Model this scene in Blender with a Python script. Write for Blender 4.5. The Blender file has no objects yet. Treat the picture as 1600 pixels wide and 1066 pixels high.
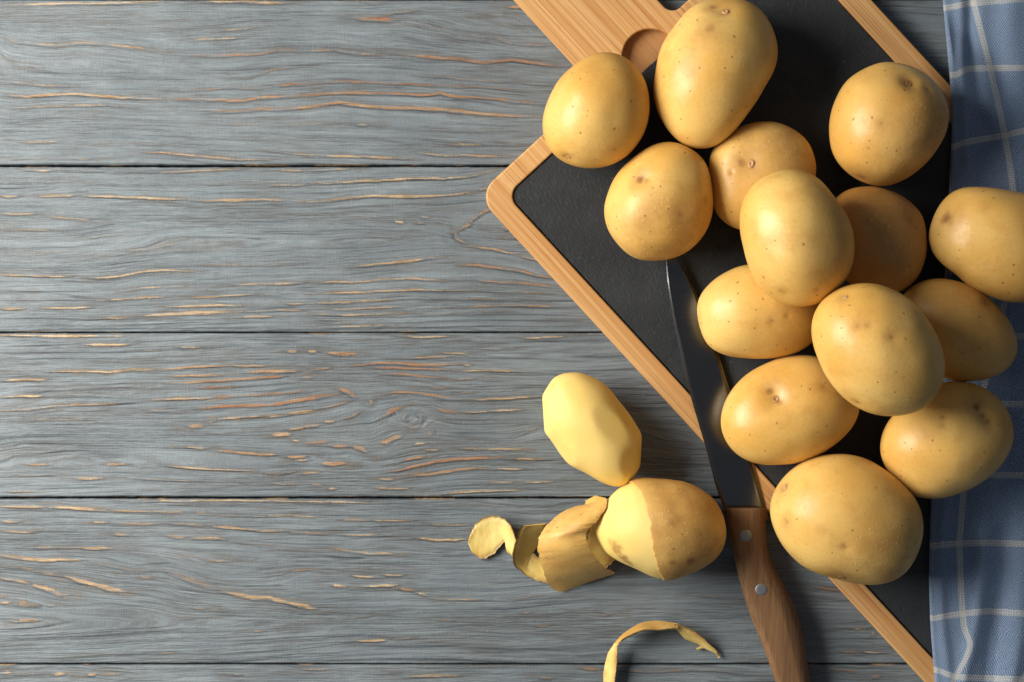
import bpy, bmesh, math, random
import numpy as np
from mathutils import Vector, Matrix
from mathutils.bvhtree import BVHTree

random.seed(7)
RNG = np.random.default_rng(11)
scene = bpy.context.scene
COL = scene.collection

# ------------------------------------------------------------------ camera
S = 1.0 / 3000.0          # metres per photo pixel at table height (photo 1600 x 1066)
H = 0.92                  # camera height above the table
cam_d = bpy.data.cameras.new("camera")
cam_d.sensor_width = 36.0
cam_d.lens = 36.0 * H / (1600 * S)
cam_d.clip_start = 0.05
cam_d.clip_end = 50
cam = bpy.data.objects.new("camera", cam_d)
cam.location = (0, 0, H)
COL.objects.link(cam)
scene.camera = cam

# ------------------------------------------------------------------ light
world = bpy.data.worlds.new("World")
scene.world = world
world.use_nodes = True
bg = world.node_tree.nodes["Background"]
bg.inputs[0].default_value = (0.78, 0.86, 1.0, 1)
bg.inputs[1].default_value = 0.11

key_d = bpy.data.lights.new("softbox", 'AREA')
key_d.shape = 'RECTANGLE'
key_d.size = 0.62
key_d.size_y = 0.50
key_d.energy = 19.5
key_d.color = (1.0, 0.945, 0.86)
key = bpy.data.objects.new("softbox", key_d)
key.location = (-0.74, 0.17, 0.56)
key.rotation_euler = (Vector((0.02, 0.0, 0.0)) - key.location).to_track_quat('-Z', 'Y').to_euler()
COL.objects.link(key)

scene.view_settings.view_transform = 'Standard'
scene.view_settings.look = 'None'
scene.view_settings.exposure = 0.0
scene.view_settings.gamma = 1.0
scene.render.engine = 'CYCLES'
scene.cycles.max_bounces = 8

# ------------------------------------------------------------------ helpers
def at(px, py, z=0.0):
    """photo pixel -> world point on the plane at height z"""
    k = (H - z) / H
    return Vector(((px - 800) * S * k, (533 - py) * S * k, z))

ZOOM = {
    'A': (0, 0, 3.3333), 'B': (430, 0, 3.404), 'C': (0, 250, 3.3333), 'D': (480, 250, 3.3333),
    'E': (0, 510, 3.3333), 'F': (400, 510, 3.3333), 'G': (0, 770, 3.3333), 'H': (440, 770, 3.0769),
    'I': (1200, 860, 5.175),
    '1': (760, 0, 3.331), '2': (1200, 0, 3.33), '3': (900, 200, 3.331), '4': (1250, 260, 2.961),
    '5': (1000, 400, 2.961), '6': (1120, 580, 2.961), '7': (700, 560, 2.806), '8': (900, 740, 3.269),
    '9': (700, 780, 5.3333), 'P': (0, 0, 1.0), 'K': (780, 500, 3.808),
}
def zp(z, pts):
    ox, oy, s = ZOOM[z]
    return [(ox + p[0] / s, oy + p[1] / s) + tuple(p[2:]) for p in pts]

def tag(o, label=None, cat=None, group=None, kind=None):
    if label: o['label'] = label
    if cat: o['category'] = cat
    if group: o['group'] = group
    if kind: o['kind'] = kind
    return o

def empty(name, loc=(0, 0, 0)):
    o = bpy.data.objects.new(name, None)
    o.empty_display_size = 0.01
    o.location = loc
    COL.objects.link(o)
    return o

def link_mesh(name, me, mat=None, parent=None, smooth=True):
    o = bpy.data.objects.new(name, me)
    COL.objects.link(o)
    if mat is not None and not me.materials:
        me.materials.append(mat)
    if smooth:
        me.polygons.foreach_set('use_smooth', [True] * len(me.polygons))
    if parent is not None:
        o.parent = parent
        o.matrix_parent_inverse = Matrix.Translation(-Vector(parent.location))
    return o

def mesh_np(name, verts, faces):
    me = bpy.data.meshes.new(name)
    verts = np.asarray(verts, dtype=np.float32)
    faces = np.asarray(faces, dtype=np.int32)
    nf, k = faces.shape
    me.vertices.add(len(verts))
    me.vertices.foreach_set('co', verts.ravel())
    me.loops.add(nf * k)
    me.loops.foreach_set('vertex_index', faces.ravel())
    me.polygons.add(nf)
    me.polygons.foreach_set('loop_start', np.arange(0, nf * k, k, dtype=np.int32))
    me.update(calc_edges=True)
    me.validate()
    return me

def set_attr(me, name, arr):
    a = me.attributes.new(name, 'FLOAT', 'POINT')
    a.data.foreach_set('value', np.asarray(arr, dtype=np.float32).ravel())

def set_attr2(me, name, arr):
    a = me.attributes.new(name, 'FLOAT_VECTOR', 'POINT')
    a.data.foreach_set('vector', np.asarray(arr, dtype=np.float32).ravel())

def sstep(a, b, x):
    t = np.clip((x - a) / (b - a), 0, 1)
    return t * t * (3 - 2 * t)

_lat = RNG.random((256, 256)).astype(np.float32)
def vnoise(x, y):
    xi = np.floor(x).astype(int); yi = np.floor(y).astype(int)
    fx = x - xi; fy = y - yi
    fx = fx * fx * (3 - 2 * fx); fy = fy * fy * (3 - 2 * fy)
    a = _lat[yi & 255, xi & 255]; b = _lat[yi & 255, (xi + 1) & 255]
    c = _lat[(yi + 1) & 255, xi & 255]; d = _lat[(yi + 1) & 255, (xi + 1) & 255]
    return (a * (1 - fx) + b * fx) * (1 - fy) + (c * (1 - fx) + d * fx) * fy
def fbm(x, y, n=4):
    s = 0; a = 0.5; t = 0
    for i in range(n):
        s = s + a * vnoise(x + 17.3 * i, y + 9.1 * i); t += a
        x = x * 2.03; y = y * 2.03; a *= 0.5
    return s / t

def grid_faces(nr, nc, wrap=False):
    r = np.arange(nr - 1)[:, None]; c = np.arange(nc if wrap else nc - 1)[None, :]
    c2 = (c + 1) % nc if wrap else c + 1
    a = r * nc + c; b = r * nc + c2; d = (r + 1) * nc + c2; e = (r + 1) * nc + c
    return np.stack([a, e, d, b], axis=-1).reshape(-1, 4)

# ---- node helpers
class NT:
    def __init__(self, name):
        self.m = bpy.data.materials.new(name)
        self.m.use_nodes = True
        self.t = self.m.node_tree
        self.n = self.t.nodes
        self.b = self.n['Principled BSDF']
    def new(self, typ, **kw):
        nd = self.n.new(typ)
        for k, v in kw.items():
            setattr(nd, k, v)
        return nd
    def link(self, a, b):
        self.t.links.new(a, b)
    def put(self, sock, v):
        if isinstance(v, bpy.types.NodeSocket): self.link(v, sock)
        elif isinstance(v, (tuple, list)):
            sock.default_value = tuple(v) + (1,) if (sock.type == 'RGBA' and len(v) == 3) else v
        else: sock.default_value = v
    def math(self, op, a, b=0.0, c=None, clamp=False):
        nd = self.new('ShaderNodeMath', operation=op, use_clamp=clamp)
        self.put(nd.inputs[0], a); self.put(nd.inputs[1], b)
        if c is not None: self.put(nd.inputs[2], c)
        return nd.outputs[0]
    def mix(self, f, a, b, blend='MIX'):
        nd = self.new('ShaderNodeMix', data_type='RGBA', blend_type=blend)
        self.put(nd.inputs[0], f); self.put(nd.inputs[6], a); self.put(nd.inputs[7], b)
        return nd.outputs[2]
    def coord(self, kind='Object'):
        return self.new('ShaderNodeTexCoord').outputs[kind]
    def mapping(self, vec, scale=(1, 1, 1), loc=(0, 0, 0), rot=(0, 0, 0)):
        nd = self.new('ShaderNodeMapping')
        self.link(vec, nd.inputs[0])
        nd.inputs['Location'].default_value = loc
        nd.inputs['Rotation'].default_value = rot
        nd.inputs['Scale'].default_value = scale
        return nd.outputs[0]
    def noise(self, vec, scale=5, detail=3, rough=0.5, dist=0.0):
        nd = self.new('ShaderNodeTexNoise')
        self.link(vec, nd.inputs['Vector'])
        nd.inputs['Scale'].default_value = scale
        nd.inputs['Detail'].default_value = detail
        nd.inputs['Roughness'].default_value = rough
        nd.inputs['Distortion'].default_value = dist
        return nd.outputs[0]
    def voro(self, vec, scale, feature='F1', rnd=1.0):
        nd = self.new('ShaderNodeTexVoronoi', feature=feature)
        self.link(vec, nd.inputs['Vector'])
        nd.inputs['Scale'].default_value = scale
        nd.inputs['Randomness'].default_value = rnd
        return nd
    def attr(self, name):
        nd = self.new('ShaderNodeAttribute', attribute_name=name)
        return nd
    def ramp(self, f, lo, hi, olo=0.0, ohi=1.0):
        nd = self.new('ShaderNodeMapRange', interpolation_type='SMOOTHSTEP')
        self.put(nd.inputs[0], f)
        nd.inputs[1].default_value = lo; nd.inputs[2].default_value = hi
        nd.inputs[3].default_value = olo; nd.inputs[4].default_value = ohi
        return nd.outputs[0]
    def bump(self, h, strength=0.3, dist=0.001, normal=None):
        nd = self.new('ShaderNodeBump')
        nd.inputs['Strength'].default_value = strength
        nd.inputs['Distance'].default_value = dist
        self.link(h, nd.inputs['Height'])
        if normal is not None: self.link(normal, nd.inputs['Normal'])
        return nd.outputs[0]
    def set(self, **kw):
        for k, v in kw.items():
            self.put(self.b.inputs[k.replace('_', ' ')], v)

def srgb(r, g, b):
    f = lambda c: ((c / 255.0) / 12.92 if c / 255.0 <= 0.04045 else (((c / 255.0) + 0.055) / 1.055) ** 2.4)
    return (f(r), f(g), f(b))

# ------------------------------------------------------------------ materials
def mat_plank():
    t = NT('painted_pine')
    co = t.coord('Object')
    wear = t.attr('wear').outputs['Fac']
    tone = t.attr('tone').outputs['Fac']
    thin = t.attr('thin').outputs['Fac']
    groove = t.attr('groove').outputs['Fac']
    flow = t.attr('flow').outputs['Vector']
    fib = t.noise(t.mapping(flow, scale=(55, 1150, 1)), 1.0, 3, 0.6)
    fib2 = t.noise(t.mapping(flow, scale=(18, 430, 1), loc=(3, 7, 0)), 1.0, 4, 0.6)
    cloud = t.noise(t.mapping(co, scale=(1, 2.2, 1)), 14.0, 4, 0.6)
    cross = t.noise(t.mapping(co, scale=(1400, 160, 1)), 1.0, 2, 0.5)
    paint = t.mix(t.ramp(cloud, 0.30, 0.72), srgb(109, 118, 124), srgb(127, 137, 143))
    paint = t.mix(t.ramp(fib2, 0.42, 0.72, 0.0, 0.5), paint, srgb(84, 91, 97))
    paint = t.mix(t.ramp(fib2, 0.44, 0.26, 0.0, 0.45), paint, srgb(148, 161, 169))
    dry = t.math('MULTIPLY', t.ramp(t.noise(t.mapping(flow, scale=(9, 45, 1), loc=(2, 2, 0)), 1.0, 4, 0.6), 0.46, 0.62), t.ramp(fib, 0.40, 0.62))
    paint = t.mix(t.math('MULTIPLY', dry, 0.6), paint, srgb(76, 78, 80))
    paint = t.mix(t.ramp(cross, 0.62, 0.8, 0, 0.10), paint, srgb(108, 114, 118))
    # thinly wiped paint lets the brown of the wood through
    thinf = t.math('MULTIPLY', thin, t.ramp(fib, 0.38, 0.58, 0.15, 1.0))
    paint = t.mix(t.math('MULTIPLY', thinf, 0.68), paint, srgb(94, 92, 88))
    # settled pigment and painted groove shade, mixed in as one dark colour
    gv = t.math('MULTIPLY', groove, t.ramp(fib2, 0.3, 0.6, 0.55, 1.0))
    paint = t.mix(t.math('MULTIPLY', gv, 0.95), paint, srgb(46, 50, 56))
    wood = t.mix(tone, srgb(204, 182, 146), srgb(160, 108, 70))
    finer = t.noise(t.mapping(flow, scale=(150, 1900, 1), loc=(1, 9, 0)), 1.0, 2, 0.6)
    wood = t.mix(t.ramp(fib, 0.50, 0.66, 0, 0.6), wood, srgb(112, 84, 60))
    wood = t.mix(t.ramp(finer, 0.50, 0.68, 0, 0.55), wood, srgb(96, 84, 72))
    wood = t.mix(t.ramp(t.noise(t.mapping(flow, scale=(40, 300, 1), loc=(5, 1, 0)), 1.0, 3), 0.45, 0.7, 0, 0.35), wood, srgb(120, 96, 76))
    brk = t.math('SUBTRACT', t.math('ADD', wear, t.math('MULTIPLY', t.math('SUBTRACT', fib, 0.5), 1.9)), 0.0)
    brk = t.math('ADD', brk, t.math('MULTIPLY', t.math('SUBTRACT', cross, 0.5), 0.35))
    brk = t.math('ADD', brk, t.math('MULTIPLY', t.math('SUBTRACT', finer, 0.5), 0.8))
    wf = t.ramp(brk, 0.41, 0.80, 0, 0.93)
    wf = t.math('MULTIPLY', wf, t.ramp(wear, 0.05, 0.2))
    base = t.mix(wf, paint, wood)
    # tiny chips and paint crumbs
    cr = t.voro(t.mapping(co, scale=(1, 1.6, 1)), 160).outputs
    crumb = t.math('MULTIPLY', t.ramp(cr['Distance'], 0.085, 0.04), t.ramp(t.new('ShaderNodeSeparateColor').outputs[0] if False else cr['Distance'], 0.085, 0.04))
    sep = t.new('ShaderNodeSeparateColor'); t.link(cr['Color'], sep.inputs[0])
    crumb = t.math('MULTIPLY', crumb, t.ramp(sep.outputs[0], 0.90, 0.93))
    base = t.mix(t.math('MULTIPLY', crumb, 0.7), base, srgb(205, 212, 214))
    t.set(Base_Color=base)
    t.set(Roughness=t.ramp(wf, 0, 1, 0.52, 0.62))
    t.b.inputs['Specular IOR Level'].default_value = 0.4
    h = t.math('ADD', t.math('MULTIPLY', fib, 0.6), t.math('MULTIPLY', fib2, 1.6))
    h = t.math('ADD', h, t.math('MULTIPLY', crumb, 0.8))
    h = t.math('ADD', h, t.math('MULTIPLY', cross, 0.12))
    t.set(Normal=t.bump(h, 1.0, 0.0008))
    return t.m

def mat_bamboo(name='bamboo', dark=1.0):
    t = NT(name)
    co = t.coord('Object')
    strip = t.voro(t.mapping(co, scale=(2.0, 150, 0.01)), 1.0)
    sep = t.new('ShaderNodeSeparateColor'); t.link(strip.outputs['Color'], sep.inputs[0])
    fine = t.noise(t.mapping(co, scale=(10, 950, 200)), 1.0, 3, 0.6)
    med = t.noise(t.mapping(co, scale=(5, 380, 60), loc=(4, 2, 0)), 1.0, 3, 0.55)
    c = t.mix(sep.outputs[0], srgb(204, 158, 102), srgb(190, 138, 82))
    c = t.mix(t.ramp(med, 0.40, 0.60, 0, 0.6), c, srgb(218, 178, 122))
    c = t.mix(t.ramp(fine, 0.47, 0.66, 0, 0.6), c, srgb(166, 106, 58))
    c = t.mix(t.ramp(med, 0.60, 0.74, 0, 0.7), c, srgb(160, 96, 48))
    blot = t.noise(t.mapping(co, scale=(25, 70, 1)), 1.0, 4, 0.6)
    c = t.mix(t.ramp(blot, 0.63, 0.76, 0, 0.6), c, srgb(176, 100, 48))
    if dark < 1.0:
        fuzz = t.noise(co, 900, 3, 0.7)
        c = t.mix(0.75, c, t.mix(fuzz, srgb(150, 102, 62), srgb(176, 130, 86)))
    t.set(Base_Color=c, Roughness=0.5)
    t.b.inputs['Specular IOR Level'].default_value = 0.35
    t.set(Normal=t.bump(fine, 0.25, 0.0003))
    return t.m

def mat_slate():
    t = NT('slate')
    co = t.coord('Object')
    r1 = t.noise(t.mapping(co, scale=(420, 980, 1), rot=(0, 0, 0.9)), 1.0, 4, 0.62, 0.6)
    r2 = t.noise(co, 40, 4, 0.6)
    r3 = t.noise(co, 1400, 2, 0.6)
    c = t.mix(t.ramp(r2, 0.3, 0.7), srgb(36, 39, 42), srgb(47, 50, 53))
    c = t.mix(t.ramp(r1, 0.5, 0.72, 0, 0.35), c, srgb(74, 76, 77))
    dust = t.voro(co, 420)
    sep = t.new('ShaderNodeSeparateColor'); t.link(dust.outputs['Color'], sep.inputs[0])
    d = t.math('MULTIPLY', t.ramp(dust.outputs['Distance'], 0.12, 0.05), t.ramp(sep.outputs[1], 0.955, 0.97))
    c = t.mix(d, c, srgb(150, 146, 138))
    t.set(Base_Color=c, Roughness=0.62)
    t.b.inputs['Specular IOR Level'].default_value = 0.35
    h = t.math('ADD', r1, t.math('MULTIPLY', r3, 0.15))
    t.set(Normal=t.bump(h, 0.5, 0.0008))
    return t.m

def mat_skin():
    t = NT('potato_skin')
    co0 = t.coord('Object')
    rnd = t.new('ShaderNodeObjectInfo').outputs['Random']
    off = t.new('ShaderNodeCombineXYZ')
    t.put(off.inputs[0], t.math('MULTIPLY', rnd, 3.7)); t.put(off.inputs[1], t.math('MULTIPLY', rnd, 1.9))
    add = t.new('ShaderNodeVectorMath', operation='ADD'); t.link(co0, add.inputs[0]); t.link(off.outputs[0], add.inputs[1])
    co = add.outputs[0]
    rus = t.attr('russet').outputs['Fac']
    scar = t.attr('scar').outputs['Fac']
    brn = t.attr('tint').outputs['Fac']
    n1 = t.noise(co, 22, 4, 0.55)
    n2 = t.noise(co, 70, 4, 0.6)
    n3 = t.noise(co, 650, 3, 0.65)
    c = t.mix(t.ramp(n1, 0.32, 0.68), srgb(232, 194, 114), srgb(220, 171, 85))
    c = t.mix(t.ramp(n2, 0.50, 0.76, 0, 0.45), c, srgb(200, 146, 66))
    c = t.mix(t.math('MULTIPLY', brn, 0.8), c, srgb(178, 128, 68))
    rr = t.math('MULTIPLY', rus, t.ramp(n2, 0.3, 0.62, 0.35, 1.0))
    c = t.mix(t.math('MULTIPLY', rr, 0.5), c, srgb(168, 122, 66))
    c = t.mix(t.ramp(n3, 0.5, 0.72, 0, 0.16), c, srgb(160, 112, 60))
    # lenticels: small brown dots of uneven size
    wn_ = t.new('ShaderNodeTexNoise'); t.link(co, wn_.inputs['Vector']); wn_.inputs['Scale'].default_value = 420
    wsub = t.new('ShaderNodeVectorMath', operation='MULTIPLY_ADD'); t.link(wn_.outputs['Color'], wsub.inputs[0]); wsub.inputs[1].default_value = (0.0016, 0.0016, 0.0016); t.link(co, wsub.inputs[2])
    v1 = t.voro(wsub.outputs[0], 240)
    sp = t.new('ShaderNodeSeparateColor'); t.link(v1.outputs['Color'], sp.inputs[0])
    th = t.ramp(sp.outputs[0], 0.4, 1.0, 0.02, 0.15)
    dot = t.ramp(t.math('SUBTRACT', v1.outputs['Distance'], th), 0.035, -0.02)
    dot = t.math('MULTIPLY', dot, t.ramp(t.math('ADD', sp.outputs[0], t.math('MULTIPLY', t.math('SUBTRACT', n1, .5), 1.2)), 0.45, 0.6))
    c = t.mix(t.math('MULTIPLY', dot, 0.6), c, srgb(128, 82, 44))
    n4 = t.noise(co, 130, 5, 0.7, 0.8)
    c = t.mix(t.ramp(n4, 0.56, 0.74, 0, 0.18), c, srgb(186, 134, 70))
    c = t.mix(t.ramp(n4, 0.44, 0.28, 0, 0.14), c, srgb(238, 208, 142))
    # soft halo blotches
    v2 = t.voro(co, 60)
    sp2 = t.new('ShaderNodeSeparateColor'); t.link(v2.outputs['Color'], sp2.inputs[0])
    blot = t.math('MULTIPLY', t.ramp(v2.outputs['Distance'], 0.3, 0.05), t.ramp(sp2.outputs[1], 0.66, 0.85))
    c = t.mix(t.math('MULTIPLY', blot, 0.26), c, srgb(178, 114, 58))
    # raised pale grains on the rough skin
    v3 = t.voro(co, 480)
    sp3 = t.new('ShaderNodeSeparateColor'); t.link(v3.outputs['Color'], sp3.inputs[0])
    gr = t.math('MULTIPLY', t.ramp(v3.outputs['Distance'], 0.34, 0.15), t.ramp(sp3.outputs[2], 0.60, 0.72))
    grr = t.math('MULTIPLY', gr, t.ramp(rus, 0.25, 0.8))
    c = t.mix(t.math('MULTIPLY', grr, 0.42), c, srgb(226, 196, 140))
    c = t.mix(t.math('MULTIPLY', scar, t.ramp(n2, 0.3, 0.55, 0.6, 1.0)), c, srgb(134, 84, 48))
    t.set(Base_Color=c)
    t.set(Roughness=t.math('ADD', t.ramp(rus, 0, 1, 0.37, 0.52), t.ramp(n2, .3, .7, -.04, .06)))
    t.b.inputs['Specular IOR Level'].default_value = 0.42
    t.b.inputs['Subsurface Weight'].default_value = 0.28
    t.b.inputs['Subsurface Radius'].default_value = (1.0, 0.5, 0.2)
    t.b.inputs['Subsurface Scale'].default_value = 0.004
    h = t.math('ADD', t.math('MULTIPLY', n3, 0.6), t.math('MULTIPLY', n2, 0.5))
    h = t.math('ADD', h, t.math('MULTIPLY', grr, 0.5))
    h = t.math('SUBTRACT', h, t.math('MULTIPLY', dot, 0.7))
    t.set(Normal=t.bump(h, 0.5, 0.00032))
    return t.m

def mat_flesh():
    t = NT('potato_flesh')
    co = t.coord('Object')
    scar = t.attr('scar').outputs['Fac']
    n1 = t.noise(co, 30, 3, 0.5); n2 = t.noise(co, 500, 3, 0.6); n3 = t.noise(co, 160, 4, 0.65)
    c = t.mix(t.ramp(n1, 0.3, 0.7), srgb(238, 208, 128), srgb(233, 198, 108))
    c = t.mix(t.ramp(n2, 0.55, 0.75, 0, 0.2), c, srgb(238, 228, 170))
    sc = t.math('MULTIPLY', scar, t.ramp(n3, 0.36, 0.60, 0.25, 1.0))
    c = t.mix(sc, c, srgb(152, 98, 52))
    t.set(Base_Color=c, Roughness=0.55)
    t.b.inputs['Specular IOR Level'].default_value = 0.3
    t.b.inputs['Subsurface Weight'].default_value = 0.3
    t.b.inputs['Subsurface Radius'].default_value = (1.0, 0.65, 0.25)
    t.b.inputs['Subsurface Scale'].default_value = 0.006
    t.set(Normal=t.bump(t.math('ADD', n2, n3), 0.22, 0.0003))
    return t.m

def mat_cloth():
    t = NT('checked_linen')
    uv = t.attr('st').outputs['Vector']      # in units of one check (~36 mm)
    sx = t.new('ShaderNodeSeparateXYZ'); t.link(uv, sx.inputs[0])
    u, v = sx.outputs[0], sx.outputs[1]
    NTH = 27.0
    wob = t.noise(uv, 9.0, 3, 0.6)
    wv = t.noise(t.mapping(uv, loc=(5, 5, 0)), 9.0, 3, 0.6)
    uu = t.math('ADD', t.math('MULTIPLY', u, NTH), t.math('MULTIPLY', wob, 1.6))
    vv = t.math('ADD', t.math('MULTIPLY', v, NTH), t.math('MULTIPLY', wv, 1.6))
    wu = t.math('SINE', t.math('MULTIPLY', uu, 2 * math.pi))
    wvv = t.math('SINE', t.math('MULTIPLY', vv, 2 * math.pi))
    weave = t.math('MULTIPLY', wu, wvv)                     # -1..1 over/under
    tex = t.noise(t.mapping(uv, scale=(1, 1, 1)), 30.0, 3, 0.7)
    slub = t.noise(t.mapping(uv, scale=(2.0, 60, 1)), 1.0, 2, 0.6)
    slub2 = t.noise(t.mapping(uv, scale=(60, 2.0, 1)), 1.0, 2, 0.6)
    blue = t.mix(t.ramp(weave, -0.8, 0.9), srgb(66, 96, 144), srgb(196, 220, 250))
    blue = t.mix(t.ramp(tex, 0.35, 0.7, 0, 0.35), blue, srgb(150, 172, 200))
    blue = t.mix(t.ramp(slub, 0.5, 0.8, 0, 0.3), blue, srgb(158, 178, 204))
    blue = t.mix(t.ramp(slub2, 0.5, 0.8, 0, 0.3), blue, srgb(84, 108, 142))
    def stripe(x, hw):
        f = t.math('ABSOLUTE', t.math('SUBTRACT', t.math('FRACT', t.math('ADD', x, 0.5)), 0.5))
        return t.ramp(f, hw * 1.1, hw * 0.85)
    lu = stripe(u, 0.047); lv = stripe(v, 0.047)
    tw = t.math('SINE', t.math('MULTIPLY', t.math('ADD', uu, vv), math.pi))
    tw2 = t.math('SINE', t.math('MULTIPLY', t.math('SUBTRACT', uu, vv), math.pi))
    chev = t.ramp(t.math('MULTIPLY', tw, tw2), -0.5, 0.4, 0.32, 1.0)
    both = t.math('MULTIPLY', lu, lv)
    one = t.math('MULTIPLY', t.math('MAXIMUM', lu, lv), chev)
    lf = t.math('MAXIMUM', one, both)
    c = t.mix(t.math('MULTIPLY', lf, 0.92), blue, srgb(234, 234, 228))
    t.set(Base_Color=c, Roughness=0.9)
    t.b.inputs['Specular IOR Level'].default_value = 0.15
    t.b.inputs['Sheen Weight'].default_value = 0.12
    h = t.math('ADD', weave, t.math('MULTIPLY', tex, 1.4))
    t.set(Normal=t.bump(h, 0.8, 0.0008))
    return t.m

def mat_steel():
    t = NT('brushed_steel')
    co = t.coord('Object')
    br = t.noise(t.mapping(co, scale=(20, 1000, 1), rot=(0, 0, 0.0)), 1.0, 3, 0.6)
    sm = t.noise(co, 35, 4, 0.6)
    t.set(Base_Color=t.mix(br, srgb(100, 101, 104), srgb(126, 126, 126)), Metallic=1.0)
    t.set(Roughness=t.ramp(sm, 0.3, 0.7, 0.18, 0.25))
    t.set(Normal=t.bump(br, 0.10, 0.00006))
    return t.m

def mat_rivet():
    t = NT('rivet_metal')
    co = t.coord('Object')
    n = t.noise(co, 900, 3, 0.7)
    t.set(Base_Color=t.mix(n, srgb(128, 132, 136), srgb(164, 168, 170)), Metallic=0.75, Roughness=0.5)
    t.set(Normal=t.bump(n, 0.2, 0.0002))
    return t.m

def mat_handle():
    t = NT('handle_wood')
    co = t.coord('Object')
    f = t.noise(t.mapping(co, scale=(900, 45, 900), rot=(0, 0, -0.2)), 1.0, 3, 0.6)
    m = t.noise(t.mapping(co, scale=(210, 12, 210), rot=(0, 0, -0.2)), 1.0, 4, 0.6)
    c = t.mix(t.ramp(m, 0.3, 0.7), srgb(138, 104, 72), srgb(112, 82, 55))
    c = t.mix(t.ramp(f, 0.52, 0.7, 0, 0.5), c, srgb(84, 54, 34))
    c = t.mix(t.ramp(f, 0.46, 0.3, 0, 0.22), c, srgb(166, 124, 88))
    t.set(Base_Color=c, Roughness=0.55)
    t.b.inputs['Specular IOR Level'].default_value = 0.35
    t.set(Normal=t.bump(f, 0.35, 0.0003))
    return t.m

def mat_plain(name, col, rough=0.7, nscale=300):
    t = NT(name)
    n = t.noise(t.coord('Object'), nscale, 4, 0.6)
    t.set(Base_Color=t.mix(t.ramp(n, 0.3, 0.7), [x * 0.75 for x in col], [min(1, x * 1.2) for x in col]), Roughness=rough)
    t.set(Normal=t.bump(n, 0.4, 0.0003))
    return t.m

M_PLANK = mat_plank(); M_BAMBOO = mat_bamboo(); M_BAMBOO_IN = mat_bamboo('milled_bamboo', 0.5)
M_SLATE = mat_slate(); M_SKIN = mat_skin(); M_FLESH = mat_flesh(); M_CLOTH = mat_cloth()
M_STEEL = mat_steel(); M_RIVET = mat_rivet(); M_HANDLE = mat_handle()
M_CORK = mat_plain('dry_stem', srgb(190, 148, 100), 0.8, 900)
M_UNDER = mat_plain('dark_wood', srgb(40, 34, 30), 0.9, 60)

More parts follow.
